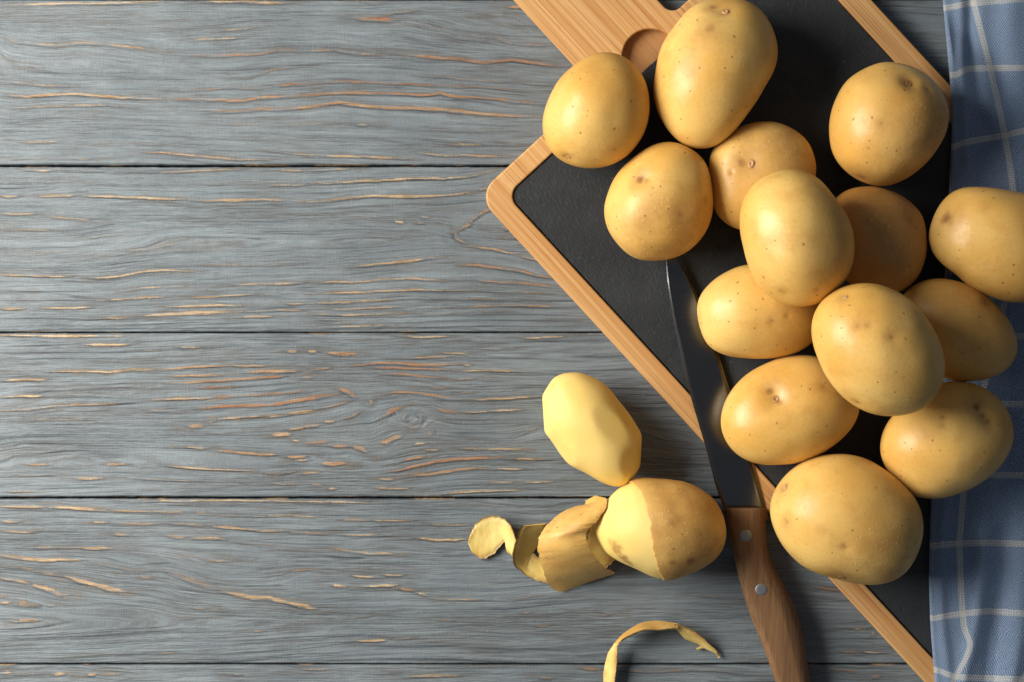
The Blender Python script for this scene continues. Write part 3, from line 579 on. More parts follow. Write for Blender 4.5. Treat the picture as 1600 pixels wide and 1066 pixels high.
# dark hand-traced grooves (half width px, strength, pts)
GROOVES = [
 ('C', 1.4, .9, [(0,62),(300,62),(480,68),(700,70),(950,68),(1300,52)]), ('C', 1.4, .6, [(180,160),(260,154),(330,140)]), ('C', 1.4, .7, [(440,130),(640,132)]),
 ('C', 1.6, .7, [(560,232),(760,220),(1040,232)]), ('C', 1.6, .8, [(230,378),(420,370),(540,348),(620,330)]), ('C', 3, .45, [(380,556),(560,540),(760,500),(940,488),(1100,494)]),
 ('C', 1.8, .8, [(400,620),(600,624),(760,604),(1000,592)]), ('C', 1.6, .9, [(0,692),(300,688),(560,690)]), ('C', 1.6, .9, [(0,740),(300,732),(560,736)]), ('C', 1.6, .9, [(0,832),(240,828),(500,836),(760,818)]),
 ('C', 1.5, .9, [(0,862),(340,864),(700,862),(1000,846),(1600,838)]), ('C', 1.5, .9, [(0,884),(480,884),(900,880),(1200,876),(1600,868)]), ('C', 1.6, .9, [(900,720),(1200,712),(1600,706)]), ('C', 1.6, .8, [(1240,786),(1600,764)]),
 ('D', 1.6, .9, [(0,704),(240,698),(480,688),(860,688),(1400,710)]), ('D', 1.6, .9, [(0,754),(360,738),(560,728),(900,734),(1400,742)]), ('D', 1.5, .8, [(400,780),(640,776),(900,768),(1450,776)]), ('D', 1.5, .9, [(0,826),(480,822),(760,812),(1100,806),(1500,812)]),
 ('D', 1.5, .9, [(300,852),(620,846),(900,836),(1500,840)]), ('D', 1.4, .9, [(280,880),(620,872),(1000,866),(1540,872)]), ('D', 1.6,.7,[(0,226),(200,214),(300,204),(500,200)]), ('D', 1.4,.7,[(0,130),(200,126),(600,108),(900,96)]),
 ('E', 1.4, .9, [(0,104),(200,104),(400,98)]), ('E', 1.4, .9, [(0,142),(300,142),(620,138),(860,126),(1260,104)]), ('E', 1.3, .8, [(0,170),(400,172),(860,168)]), ('E', 1.5, .8, [(0,322),(220,312),(520,306),(860,296)]), ('E', 1.6, .8, [(0,380),(400,372),(720,380)]),
 ('E', 1.8, .9, [(0,448),(160,444),(300,424),(600,414),(780,392)]), ('E', 1.6, .9, [(1000,330),(1280,318),(1600,292)]), ('E', 1.8, .9, [(1160,490),(1380,476),(1600,446)]), ('E', 1.4, .8, [(0,640),(60,632),(130,604)]),
 ('E', 1.4, .7, [(900,440),(1040,436),(1240,428)]), ('E', 2.0, .7, [(200,850),(500,842),(620,836)]), ('E', 2.0, .7, [(800,870),(1100,860),(1600,852)]), ('E', 1.4, .8, [(220,660),(400,650),(560,656)]), ('E', 1.4, .6, [(640,600),(840,606)]),
 ('F', 1.6, .9, [(0,476),(200,458),(360,432),(520,398)]), ('F', 1.5, .8, [(600,216),(900,232),(1100,240),(1500,246)]), ('F', 1.6, .9, [(980,452),(1100,456),(1500,452)]), ('F', 1.5, .8, [(940,488),(1200,490),(1500,480)]),
 ('F', 1.8, .9, [(700,770),(860,736),(960,714),(1160,698),(1600,702)]), ('F', 1.5, .7, [(820,794),(1000,770),(1160,752),(1500,756)]), ('F', 1.5, .8, [(880,842),(1100,828),(1500,830)]), ('F', 1.8,.8,[(820,386),(1000,392),(1200,390),(1500,380)]),
 ('F', 1.4, .7, [(40,24),(400,20),(800,10),(1200,14)]), ('F', 1.4,.7,[(1000,560),(1300,556)]), ('F',1.5,.6,[(640,176),(960,172)]),
 ('G', 2.2, .6, [(0,92),(120,96),(300,98)]), ('G', 2.6, .7, [(0,716),(160,712),(300,688),(420,668)]), ('G', 4.0, .8, [(0,780),(200,764),(460,752),(700,734),(1000,716)]), ('G', 3.0, .8, [(80,870),(360,866),(620,852),(900,846),(1200,842),(1600,822)]),
 ('G', 3.0, .8, [(1000,880),(1200,884),(1400,866),(1600,862)]), ('G', 4, .7, [(1200,800),(1400,780),(1600,756)]), ('G', 1.4, .7, [(680,384),(900,366)]), ('G', 1.4, .7, [(1240,492),(1500,484)]),
 ('H', 1.8, .8, [(0,180),(240,184),(420,180),(560,160)]), ('H', 1.6, .8, [(420,232),(640,226),(760,236),(890,234)]), ('H', 2.0, .8, [(200,300),(330,320),(420,316)]), ('H', 1.6, .8, [(0,492),(200,486),(420,486)]), ('H', 1.8, .9, [(820,560),(1080,562),(1300,540),(1560,506)]),
 ('H', 1.4, .8, [(1040,600),(1300,592),(1400,578)]), ('H', 4.0, .8, [(0,776),(200,742),(340,734),(560,744),(800,748),(1100,760),(1560,756)]), ('H', 3.0, .7, [(0,720),(200,704),(400,690),(560,700)]), ('H', 2.6, .8, [(0,812),(300,806),(560,802),(860,806),(1200,820)]),
 ('H', 1.8, .8, [(1300,106),(1400,92),(1470,80)]), ('H', 2.0, .8, [(940,326),(1100,328)]), ('H', 2.4, .6, [(560,100),(760,108),(980,100),(1200,118)]), ('H',1.6,.7,[(640,660),(900,640),(1200,650)]),
 ('K', 1.6, .9, [(640,402),(700,410),(820,412),(940,414)]), ('K', 1.6, .8, [(670,440),(800,444),(960,450)]), ('K', 1.6, .8, [(700,466),(900,474)]), ('K', 1.6, .8, [(720,494),(900,500),(1060,490)]), ('K', 2, .8, [(760,524),(900,530),(1080,540)]),
 ('K', 1.6, .8, [(80,130),(420,128),(700,120)]), ('K', 1.6, .7, [(400,220),(600,230),(860,210)]), ('K', 1.6, .7, [(200,300),(500,310),(900,290)]), ('K', 1.4, .8, [(880,690),(1000,720),(1200,740)]),
 ('A', 3.0, .35, [(0,380),(300,392),(620,400),(1000,410)]), ('A', 2.0, .45, [(0,630),(300,618),(640,622),(900,630)]), ('A', 2.0, .4, [(300,676),(700,672),(1000,690),(1500,700)]), ('A', 2.4, .4, [(0,680),(260,684)]),
 ('A', 2, .4, [(0,716),(600,706),(900,714),(1600,746)]), ('A', 2.2, .4, [(60,786),(400,776),(640,780)]), ('B', 3.0, .5, [(380,680),(700,690),(1000,706),(1250,716)]), ('B', 3.0, .45, [(0,720),(300,736),(760,744),(1100,776),(1300,786)]), ('B', 2.0, .45, [(0,768),(300,792),(700,806)]),
 ('B', 4, .35, [(740,360),(900,400),(1100,380)]), ('B', 2, .4, [(0,352),(300,356),(560,352),(850,356)]),
]
EDGES = [-260, -1.0, 259.5, 519.5, 778.0, 1038.0, 1297]

def rasterise(X, Y, strokes_px, wob):
    """max over polylines of strength * profile(distance)"""
    pass

def seg_dist(X, Y, pts):
    best = np.full(X.shape, 1e9, dtype=np.float32); sgn = np.zeros(X.shape, dtype=np.float32); tt = np.zeros(X.shape, dtype=np.float32)
    L = 0; lens = []
    for (x0, y0), (x1, y1) in zip(pts[:-1], pts[1:]): lens.append(math.hypot(x1 - x0, y1 - y0))
    tot = sum(lens) + 1e-6
    for ((x0, y0), (x1, y1), ln) in zip(pts[:-1], pts[1:], lens):
        dx, dy = x1 - x0, y1 - y0; l2 = dx * dx + dy * dy + 1e-9
        t = np.clip(((X - x0) * dx + (Y - y0) * dy) / l2, 0, 1)
        qx = X - (x0 + t * dx); qy = Y - (y0 + t * dy)
        d = np.hypot(qx, qy)
        m = d < best
        best = np.where(m, d, best); sgn = np.where(m, qy, sgn); tt = np.where(m, (L + t * ln) / tot, tt)
        L += ln
    return best, sgn, tt

ALLST = [(hw, tone, st, zp(z, pts)) for z, hw, tone, st, pts in STROKES]
ALLGR = [(hw, st, zp(z, pts)) for z, hw, st, pts in GROOVES]

def build_planks(parent):
    xs_dense = np.arange(-40, 1500, 4.0)
    xs = np.concatenate([np.arange(-500, -40, 20.0), xs_dense, np.arange(1500, 2200, 20.0)])
    for k in range(6):
        y0, y1 = EDGES[k], EDGES[k + 1]
        dense = 1 <= k <= 5
        if k == 5: ny = 60
        elif k == 0: ny = 40
        else: ny = 216
        fr = np.linspace(0, 1, ny)
        if k == 5:  # only its upper strip is in the picture
            fr = np.concatenate([np.linspace(0, 0.16, 40), np.linspace(0.18, 1, 20)])
        if k == 0:
            fr = np.concatenate([np.linspace(0, 0.97, 20), np.linspace(0.975, 1, 20)])
        # ragged plank edges
        GW = [.6, .6, 1.25, .55, 1.2, .75, .6]; gap = 1.0
        e0 = y0 + GW[k] * (0.25 + 1.0 * fbm(xs / 9.0, xs * 0 + k * 5 + .3) + .8 * fbm(xs / 120., xs * 0 + k)) + 1.3 * (fbm(xs / 190, xs * 0 + 3 + k * 7) - .5)
        e1 = y1 - GW[k + 1] * (0.25 + 1.0 * fbm(xs / 9.0, xs * 0 + k * 5 + 2.3) + .8 * fbm(xs / 140., xs * 0 + k + 9)) + 1.3 * (fbm(xs / 190, xs * 0 + 3 + (k + 1) * 7) - .5)
        X = np.repeat(xs[None, :], len(fr), 0).astype(np.float32)
        Y = (e0[None, :] * (1 - fr[:, None]) + e1[None, :] * fr[:, None]).astype(np.float32)
        # ---- flow: vertical displacement following the traced lines
        gx = np.arange(-500, 2220, 20.0); gy = np.linspace(y0, y1, 40)
        GX, GY = np.meshgrid(gx, gy)
        num = np.zeros(GX.shape); den = np.full(GX.shape, 0.02)
        for hw, tone, st, pts in ALLST + [(a, 0, b, c) for a, b, c in ALLGR]:
            ax = [p[0] for p in pts]; ay = [p[1] for p in pts]
            if len(pts) < 3 or not (y0 < np.mean(ay) < y1): continue
            if ax[-1] < ax[0]: continue
            yy = np.interp(gx, ax, ay); sl = np.gradient(yy, gx)
            inside = np.exp(-((np.maximum(0, ax[0] - gx) + np.maximum(0, gx - ax[-1])) / 40.0) ** 2)
            w = np.exp(-((GY - yy[None, :]) / 16.0) ** 2) * inside[None, :]
            num += w * sl[None, :]; den += w
        slope = num / den
        disp = np.cumsum(slope, axis=1) * 20.0
        disp -= disp.mean(axis=1, keepdims=True)
        fx = (X - gx[0]) / 20.0; fy = (Y - y0) / (y1 - y0) * 39
        fx = np.clip(fx, 0, len(gx) - 1.001); fy = np.clip(fy, 0, 38.999)
        ix = fx.astype(int); iy = fy.astype(int); tx = fx - ix; ty = fy - iy
        D = (disp[iy, ix] * (1 - tx) + disp[iy, ix + 1] * tx) * (1 - ty) + (disp[iy + 1, ix] * (1 - tx) + disp[iy + 1, ix + 1] * tx) * ty
        if k in (0, 5):
            D = D + 22 * (fbm(X / 260, Y / 90 + k) - .5)
        Yf = Y - D
        for kx, ky, kr in ((643, 656, 20),):
            rr_ = np.hypot((X - kx) * .6 + 5 * (fbm(X / 12, Y / 12, 2) - .5), Y - ky + 6 * (fbm(X / 10 + 7, Y / 10, 2) - .5)); wk = .8 * np.exp(-(rr_ / kr) ** 2)
            Yf = Yf * (1 - wk) + (ky + rr_ * (1.1 + .7 * fbm(X / 14, Y / 14, 2))) * wk
        # ---- wear / groove / relief
        wear = np.zeros(X.shape, dtype=np.float32); tone_a = np.full(X.shape, 0.35, dtype=np.float32)
        thin = np.zeros(X.shape, dtype=np.float32); groove = np.zeros(X.shape, dtype=np.float32); Z = np.zeros(X.shape, dtype=np.float32)
        jit = 1.4 * (fbm(X / 9, Y / 40 + 40, 3) - .5)
        for hw, tone, st, pts in ALLST:
            ys = [p[1] for p in pts]; xs_ = [p[0] for p in pts]
            if max(ys) < y0 - 4 or min(ys) > y1 + 4: continue
            R = hw * 5 + 6
            c0 = np.searchsorted(xs, min(xs_) - R); c1 = np.searchsorted(xs, max(xs_) + R)
            if c1 - c0 < 2: continue
            sub = (slice(None), slice(c0, c1))
            rows = np.where((Y[:, c0:c1].min(axis=1) < max(ys) + R) & (Y[:, c0:c1].max(axis=1) > min(ys) - R))[0]
            if len(rows) < 2: continue
            sub = (slice(rows[0], rows[-1] + 1), slice(c0, c1))
            d, sg, tt = seg_dist(X[sub], Y[sub] + jit[sub], pts)
            taper = np.minimum(1, 0.10 + 3.6 * np.minimum(tt, 1 - tt))
            wn = hw * 0.70 * taper ** .5 * (0.65 + 0.7 * fbm(X[sub] / 34, Y[sub] / 34 + 11, 2))
            prof = sstep(1.5, 0.15, d / wn) * (0.55 + 0.45 * taper)
            amp = st * (0.62 + 0.75 * fbm(X[sub] / 26 + 5, Y[sub] / 3, 4))
            w = prof * amp
            m = w > wear[sub]
            tone_a[sub] = np.where((d < wn * 1.8) & m, tone + 0.35 * (fbm(X[sub] / 40, Y[sub] / 9 + 70, 2) - .5), tone_a[sub])
            wear[sub] = np.maximum(wear[sub], w)
            Z[sub] += 0.00012 * np.exp(-(d / (wn + .6)) ** 2) * st
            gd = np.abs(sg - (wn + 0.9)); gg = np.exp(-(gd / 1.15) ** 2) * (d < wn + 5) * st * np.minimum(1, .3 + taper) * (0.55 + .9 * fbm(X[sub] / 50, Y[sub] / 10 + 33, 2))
            groove[sub] = np.maximum(groove[sub], gg * 0.95)  # dark line below the raised streak: pigment plus painted shade
            Z[sub] -= 0.00030 * gg
        # dry-brushed band running along and past each worn streak
        for hw, tone, st, pts in ALLST:
            (ax, ay), (bx0, by0) = pts[0], pts[1]; (cx, cy), (dx0, dy0) = pts[-1], pts[-2]
            la = math.hypot(bx0 - ax, by0 - ay) + 1e-6; lb = math.hypot(dx0 - cx, dy0 - cy) + 1e-6
            ex = 38.0
            q = [(ax - (bx0 - ax) / la * ex, ay - (by0 - ay) / la * ex * .7)] + list(pts) + [(cx - (dx0 - cx) / lb * ex, cy - (dy0 - cy) / lb * ex * .7)]
            ys = [p[1] for p in q]; xs_ = [p[0] for p in q]
            if max(ys) < y0 - 4 or min(ys) > y1 + 4: continue
            R = hw * 4 + 6
            c0 = np.searchsorted(xs, min(xs_) - R); c1 = np.searchsorted(xs, max(xs_) + R)
            rows = np.where((Y[:, c0:c1].min(axis=1) < max(ys) + R) & (Y[:, c0:c1].max(axis=1) > min(ys) - R))[0]
            if len(rows) < 2 or c1 - c0 < 2: continue
            sub = (slice(rows[0], rows[-1] + 1), slice(c0, c1))
            d, sg, tt = seg_dist(X[sub], Y[sub] + jit[sub] * 1.5, q)
            wv = (hw + 1.2) * (0.5 + 1.3 * fbm(X[sub] / 40, Y[sub] / 30 + 61, 2))
            hl_ = sstep(1.7, 0.35, d / wv) * np.minimum(1, 6 * np.minimum(tt, 1 - tt)) * (.45 + .55 * st)
            thin[sub] = np.maximum(thin[sub], hl_ * 1.0)
            wear[sub] = np.maximum(wear[sub], 0.34 * hl_ * st)
        for hw, st, pts in ALLGR:
            ys = [p[1] for p in pts]; xs_ = [p[0] for p in pts]
            if max(ys) < y0 - 4 or min(ys) > y1 + 4: continue
            R = hw * 4 + 5
            c0 = np.searchsorted(xs, min(xs_) - R); c1 = np.searchsorted(xs, max(xs_) + R)
            rows = np.where((Y[:, c0:c1].min(axis=1) < max(ys) + R) & (Y[:, c0:c1].max(axis=1) > min(ys) - R))[0]
            if len(rows) < 2 or c1 - c0 < 2: continue
            sub = (slice(rows[0], rows[-1] + 1), slice(c0, c1))
            d, sg, tt = seg_dist(X[sub], Y[sub] + jit[sub], pts)
            taper = np.minimum(1, 5 * np.minimum(tt, 1 - tt))
            g = np.exp(-(d / (hw * .8)) ** 2) * st * taper * (0.5 + .7 * fbm(X[sub] / 50, Y[sub] / 10 + 93, 2))
            groove[sub] = np.maximum(groove[sub], g * 0.8)
            Z[sub] -= 0.00034 * g
            Z[sub] += 0.00012 * np.exp(-((sg + hw * 1.6) / (hw * 1.2)) ** 2) * st * taper * (d < hw * 4)
        # secondary growth rings between the traced ones
        per = 6.2 + 5.0 * fbm(X * 0 + 3, Yf / 60 + k * 3.7, 2)
        ph = Yf / 7.5 + 2.4 * fbm(X / 240 + k, Yf / 30, 3)
        ring = np.abs(((ph * 0.8 + 1.5 * fbm(X * 0 + k, Yf / 18, 2)) % 1.0) - 0.5) * 2
        m1 = sstep(0.46, 0.72, fbm(X / 120 + 7 * k, Yf / 9 + 50, 4))
        clear = 1 - sstep(0.1, 0.5, wear)
        g2 = sstep(0.26, 0.0, ring) * m1
        groove = np.maximum(groove, 0.7 * g2 * clear)
        Z -= 0.00016 * g2
        m2 = sstep(0.60, 0.74, fbm(X / 55 + 31 * k, Yf / 6 + 20, 4))
        wear = np.maximum(wear, 0.32 * m2 * sstep(0.3, 0.05, np.abs(ring - .35)))
        thin = np.maximum(thin, 0.8 * sstep(0.50, 0.74, fbm(X / 150 + 3 * k, Yf / 14 + 90, 4)))
        # fine fibre relief
        Z += 0.00022 * (fbm(X / 34, Yf / 2.3 + 200, 3) - .5) + 0.00050 * (fbm(X / 160, Yf / 14, 3) - .5)
        # knife scratches with small burrs
        Z += 0.0002 * sstep(.74, .9, fbm(X / 16, Yf / 3.0 + 300, 2))
        # rounded long edges
        de = np.minimum(Y - e0[None, :], e1[None, :] - Y)
        Z -= 0.0011 * np.exp(-np.maximum(de, 0) / 0.9)
        edgewear = np.exp(-np.maximum(de, 0) / 2.0) * sstep(.50, .68, fbm(X / 60, Y * 0 + k * 3, 4)) * 0.75
        wear = np.maximum(wear, edgewear)
        groove = np.maximum(groove, 0.9 * np.exp(-np.maximum(de - .1, 0) / 0.7))
        V = np.stack([(X - 800) * S, (533 - Y) * S, Z], axis=-1)
        top = V[:1].copy(); top[..., 2] = -0.018; bot = V[-1:].copy(); bot[..., 2] = -0.018
        V = np.concatenate([top, V, bot], 0)
        pad = lambda A: np.concatenate([A[:1], A, A[-1:]], 0)
        me = mesh_np('plank', V.reshape(-1, 3), grid_faces(V.shape[0], V.shape[1]))
        set_attr(me, 'wear', pad(wear)); set_attr(me, 'tone', pad(np.clip(tone_a, 0, 1))); set_attr(me, 'thin', pad(np.clip(thin, 0, 1)))
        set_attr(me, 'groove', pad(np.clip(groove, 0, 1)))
        fl = np.stack([X * S + k * 1.3, Yf * S + k * .7, X * 0], -1)
        set_attr2(me, 'flow', pad(fl))
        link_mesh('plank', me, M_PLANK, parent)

bm = bmesh.new()
bmesh.ops.create_cube(bm, size=1.0)
for v in bm.verts:
    v.co = Vector((v.co.x * 0.92 + 0.017, v.co.y * 0.53, v.co.z * 0.02 - 0.029))
me = bpy.data.meshes.new('tabletop'); bm.to_mesh(me); bm.free()
tabletop = link_mesh('tabletop', me, M_UNDER, smooth=False)
tag(tabletop, label='grey washed wooden tabletop of wide horizontal planks with worn grain', kind='structure')
build_planks(tabletop)

# ------------------------------------------------------------------ cutting board
TH = math.radians(47.4)
CU, SU = math.cos(TH), math.sin(TH)
ZB = 0.0102           # top of the bamboo
ZS = 0.0090           # top of the slate
def uv_px(u, v):      # board axes (photo px) -> photo px
    return (u * CU + v * SU, u * SU - v * CU)
def px_uv(x, y):
    return (x * CU + y * SU, x * SU - y * CU)
BORG = at(*uv_px(1200, 670), 0)
BMAT = Matrix.Translation(Vector((BORG.x, BORG.y, 0))) @ Matrix.Rotation(-TH, 4, 'Z')
BINV = BMAT.inverted()
def bl(u, v, z):
    p = BINV @ at(*uv_px(u, v), z)
    return (p.x, p.y)

def rounded(poly, radii, seg=10):
    """poly: list of (x,y), radius per corner -> list of points"""
    out = []
    n = len(poly)
    for i in range(n):
        p = Vector(poly[i]); a = Vector(poly[i - 1]); b = Vector(poly[(i + 1) % n]); r = radii[i]
        if r <= 0: out.append(tuple(p)); continue
        da = (a - p).normalized(); db = (b - p).normalized()
        ang = da.angle(db); t = r / math.tan(ang / 2)
        p0 = p + da * t; p1 = p + db * t
        c = p + (da + db).normalized() * (r / math.sin(ang / 2))
        a0 = math.atan2(p0.y - c.y, p0.x - c.x); a1 = math.atan2(p1.y - c.y, p1.x - c.x)
        dlt = (a1 - a0 + math.pi) % (2 * math.pi) - math.pi
        for k in range(seg + 1):
            th = a0 + dlt * k / seg
            out.append((c.x + r * math.cos(th), c.y + r * math.sin(th)))
    return out

def plate(name, outline, holes, z0, z1, bevel, mat, parent, mtx):
    cu = bpy.data.curves.new(name, 'CURVE')
    cu.dimensions = '2D'; cu.fill_mode = 'BOTH'
    for pts in [outline] + holes:
        sp = cu.splines.new('POLY'); sp.points.add(len(pts) - 1); sp.use_cyclic_u = True
        for q, p in zip(sp.points, pts): q.co = (p[0], p[1], 0, 1)
    cu.extrude = (z1 - z0) / 2 - bevel; cu.bevel_depth = bevel; cu.bevel_resolution = 2; cu.offset = -bevel
    tmp = bpy.data.objects.new(name + '_tmp', cu); COL.objects.link(tmp)
    dg = bpy.context.evaluated_depsgraph_get(); dg.update()
    me = bpy.data.meshes.new_from_object(tmp.evaluated_get(dg))
    bpy.data.objects.remove(tmp); bpy.data.curves.remove(cu)
    me.name = name
    me.materials.clear(); me.materials.append(mat)
    for v in me.vertices: v.co.z += (z0 + z1) / 2
    o = bpy.data.objects.new(name, me); COL.objects.link(o)
    me.polygons.foreach_set('use_smooth', [False] * len(me.polygons))
    o.parent = parent
    return o

board = empty('cutting_board')
board.matrix_world = BMAT
tag(board, 'bamboo cutting board with slate inlay and handle lying diagonally under the potatoes', 'cutting board')
U0, U1, V0, V1 = 729, 2010, 342, 1003
outer_uv = [(U0, V0), (U0, 592), (250, 592), (250, 757), (U0 - 1, 757), (U0 - 1, V1), (U1, V1), (U1, V0)]
rad = [34, 20, 70, 70, 18, 34, 34, 34]
oc = rounded([bl(u, v, ZB) for u, v in outer_uv], [r * S for r in rad])
iu0, iu1, iv0, iv1 = 760.5, U1 - 32, V0 + 34.5, V1 - 38.5
# inner opening with the finger notch
NC, NR = (754, 688), 44.0
inn = [(iu0, iv0), (iu0, iv1), (iu1, iv1), (iu1, iv0)]
ic = rounded([bl(u, v, ZB) for u, v in inn], [22 * S] * 4)
nc = Vector(bl(NC[0], NC[1], ZB)); nr = NR * S
e = Vector(bl(iu0, NC[1], ZB)) - nc
hx = e.x
half = math.sqrt(nr * nr - hx * hx)
# find the insertion on the short edge x = edge_x
edge_x = bl(iu0, iv0, ZB)[0]
ic2 = []
for i in range(len(ic)):
    a = ic[i]; b = ic[(i + 1) % len(ic)]
    ic2.append(a)
    if abs(a[0] - edge_x) < 2e-4 and abs(b[0] - edge_x) < 2e-4 and abs(a[1] - b[1]) > 0.05:
        s = 1 if b[1] > a[1] else -1
        a0 = math.atan2(-s * half, hx); a1 = math.atan2(s * half, hx)
        # go the long way round through the wood side (-x)
        span = (a1 - a0) % (2 * math.pi)
        if s > 0: span = span - 2 * math.pi
        for k in range(29):
            th = a0 + span * k / 28
            ic2.append((nc.x + nr * math.cos(th), nc.y + nr * math.sin(th)))
plate('frame', oc, [ic2], 0.0045, ZB, 0.0009, M_BAMBOO, board, BMAT)
inset = rounded([bl(u, v, ZB) for u, v in [(U0 + 1.5, V0 + 1.5), (U0 + 1.5, 593.5), (252, 593.5), (252, 752.5), (U0 + 1.5, 752.5), (U0 + 1.5, V1 - 1.5), (U1 - 1.5, V1 - 1.5), (U1 - 1.5, V0 + 1.5)]], [r * S for r in rad])
plate('base_panel', inset, [], 0.0006, 0.0048, 0.0006, M_BAMBOO_IN, board, BMAT)
g = 2.0
sc = rounded([bl(u, v, ZS) for u, v in [(iu0 + g, iv0 + g), (iu0 + g, iv1 - g), (iu1 - g, iv1 - g), (iu1 - g, iv0 + g)]], [20 * S] * 4, 14)
# chipped slate edge
dens = []
for i in range(len(sc)):
    a = Vector(sc[i]); b = Vector(sc[(i + 1) % len(sc)]); n = max(1, int((b - a).length / 0.0012))
    for k in range(n):
        p = a.lerp(b, k / n); dens.append((p.x + random.uniform(-1, 1) * 0.00013, p.y + random.uniform(-1, 1) * 0.00013))
plate('slate_inlay', dens, [], 0.0049, ZS, 0.0004, M_SLATE, board, BMAT)

# ------------------------------------------------------------------ potatoes
bm = bmesh.new(); bmesh.ops.create_icosphere(bm, subdivisions=7, radius=1.0)
bm.verts.ensure_lookup_table()
ICO_V = np.array([v.co[:] for v in bm.verts], dtype=np.float64)
ICO_F = np.array([[v.index for v in f.verts] for f in bm.faces], dtype=np.int32)
bm.free()
bm = bmesh.new(); bmesh.ops.create_icosphere(bm, subdivisions=4, radius=1.0)
ICO_V4 = np.array([v.co[:] for v in bm.verts]); ICO_F4 = [[v.index for v in f.verts] for f in bm.faces]
bm.free()

def noise3(P, f, seed):
    a = vnoise(P[:, 0] * f + seed, P[:, 1] * f + seed * 1.7)
    b = vnoise(P[:, 1] * f + seed * 2.1, P[:, 2] * f + seed)
    c = vnoise(P[:, 2] * f + seed * 3.3, P[:, 0] * f + seed * .7)
    return (a + b + c) / 1.5 - 1.0

class Shape:
    """potato body whose horizontal silhouette follows a traced outline"""
    def __init__(self, zoom, pts, hz, zc, seed, square=1.0):
        px = zp(zoom, pts)
        self.hz = hz; self.zc = zc; self.seed = seed; self.px = px; self.square = square
        self.fit()
    def fit(self):
        P = np.array([tuple(at(x, y, self.zc))[:2] for x, y in self.px])
        # area centroid
        x, y = P[:, 0], P[:, 1]; x2, y2 = np.roll(x, -1), np.roll(y, -1)
        cr = x * y2 - x2 * y; A = cr.sum() / 2
        c = np.array([((x + x2) * cr).sum(), ((y + y2) * cr).sum()]) / (6 * A)
        self.c = c
        Q = P - c
        # dense resample for even angles
        th = np.arctan2(Q[:, 1], Q[:, 0]); r = np.hypot(Q[:, 0], Q[:, 1])
        o = np.argsort(th); th = th[o]; r = r[o]
        thp = np.concatenate([th - 2 * np.pi, th, th + 2 * np.pi]); rp = np.tile(r, 3)
        T = np.linspace(-np.pi, np.pi, 256, endpoint=False)
        # catmull-rom in angle
        idx = np.searchsorted(thp, T) - 1
        t0, t1 = thp[idx], thp[idx + 1]; u = (T - t0) / (t1 - t0 + 1e-9)
        m0 = (rp[idx + 1] - rp[idx - 1]) / (thp[idx + 1] - thp[idx - 1] + 1e-9) * (t1 - t0)
        m1 = (rp[idx + 2] - rp[idx]) / (thp[idx + 2] - thp[idx] + 1e-9) * (t1 - t0)
        R = (2*u**3-3*u**2+1)*rp[idx] + (u**3-2*u**2+u)*m0 + (-2*u**3+3*u**2)*rp[idx+1] + (u**3-u**2)*m1
        F = np.fft.rfft(R); F[9:] = 0; F[6:9] *= 0.6
        self.T = T; self.R = np.fft.irfft(F, 256)
        # ellipse from 2nd moments of the outline
        X = self.R * np.cos(T); Y = self.R * np.sin(T)
        w = self.R ** 2
        C = np.array([[np.mean(w * X * X), np.mean(w * X * Y)], [np.mean(w * X * Y), np.mean(w * Y * Y)]]) / np.mean(w)
        ev, U = np.linalg.eigh(C)
        ax = np.sqrt(ev * 2); self.U = U; self.ax = ax
        el = 1 / np.sqrt((np.cos(T) * U[0, 0] + np.sin(T) * U[1, 0]) ** 2 / ax[0] ** 2 + (np.cos(T) * U[0, 1] + np.sin(T) * U[1, 1]) ** 2 / ax[1] ** 2)
        self.ell = el
    def pos(self, D):
        """unit directions -> local positions (origin at the body centre)"""
        th = np.arctan2(D[:, 1], D[:, 0])
        i = (th + np.pi) / (2 * np.pi) * 256
        i0 = np.floor(i).astype(int); f = i - i0
        g = lambda A: A[i0 % 256] * (1 - f) + A[(i0 + 1) % 256] * f
        R, E = g(self.R), g(self.ell)
        rho = np.hypot(D[:, 0], D[:, 1])
        # D lies on a unit sphere stretched by the ellipse: use elliptical direction mapping
        k = rho ** 2
        rr = (E * (1 - k) + R * k)
        P = np.stack([D[:, 0] * rr, D[:, 1] * rr, D[:, 2] * self.hz], -1)
        # near the poles the mapping must stay an ellipse
        P *= (1 + 0.032 * noise3(D, 1.6, self.seed) * (1 - k * 0.9)[:])[:, None]
        tp = 1 - 0.0 * k
        P[:, 2] += self.hz * 0.05 * noise3(D, 1.1, self.seed + 5) * (1 - k)
        return P

def low_bvh(sh, zc):
    P = sh.pos(ICO_V4) + np.array([sh.c[0], sh.c[1], zc])
    return BVHTree.FromPolygons([tuple(p) for p in P], ICO_F4)

mm = 0.001
CLOTH_Z = 0.0128
# zoom, outline, height factor, support z, seed, russet (dx,dy,amount), tint, eyes, label
POT = {}
def P_(key, zoom, pts, hf, base, **kw):
    POT[key] = dict(zoom=zoom, pts=pts, hf=hf, base=base, **kw)

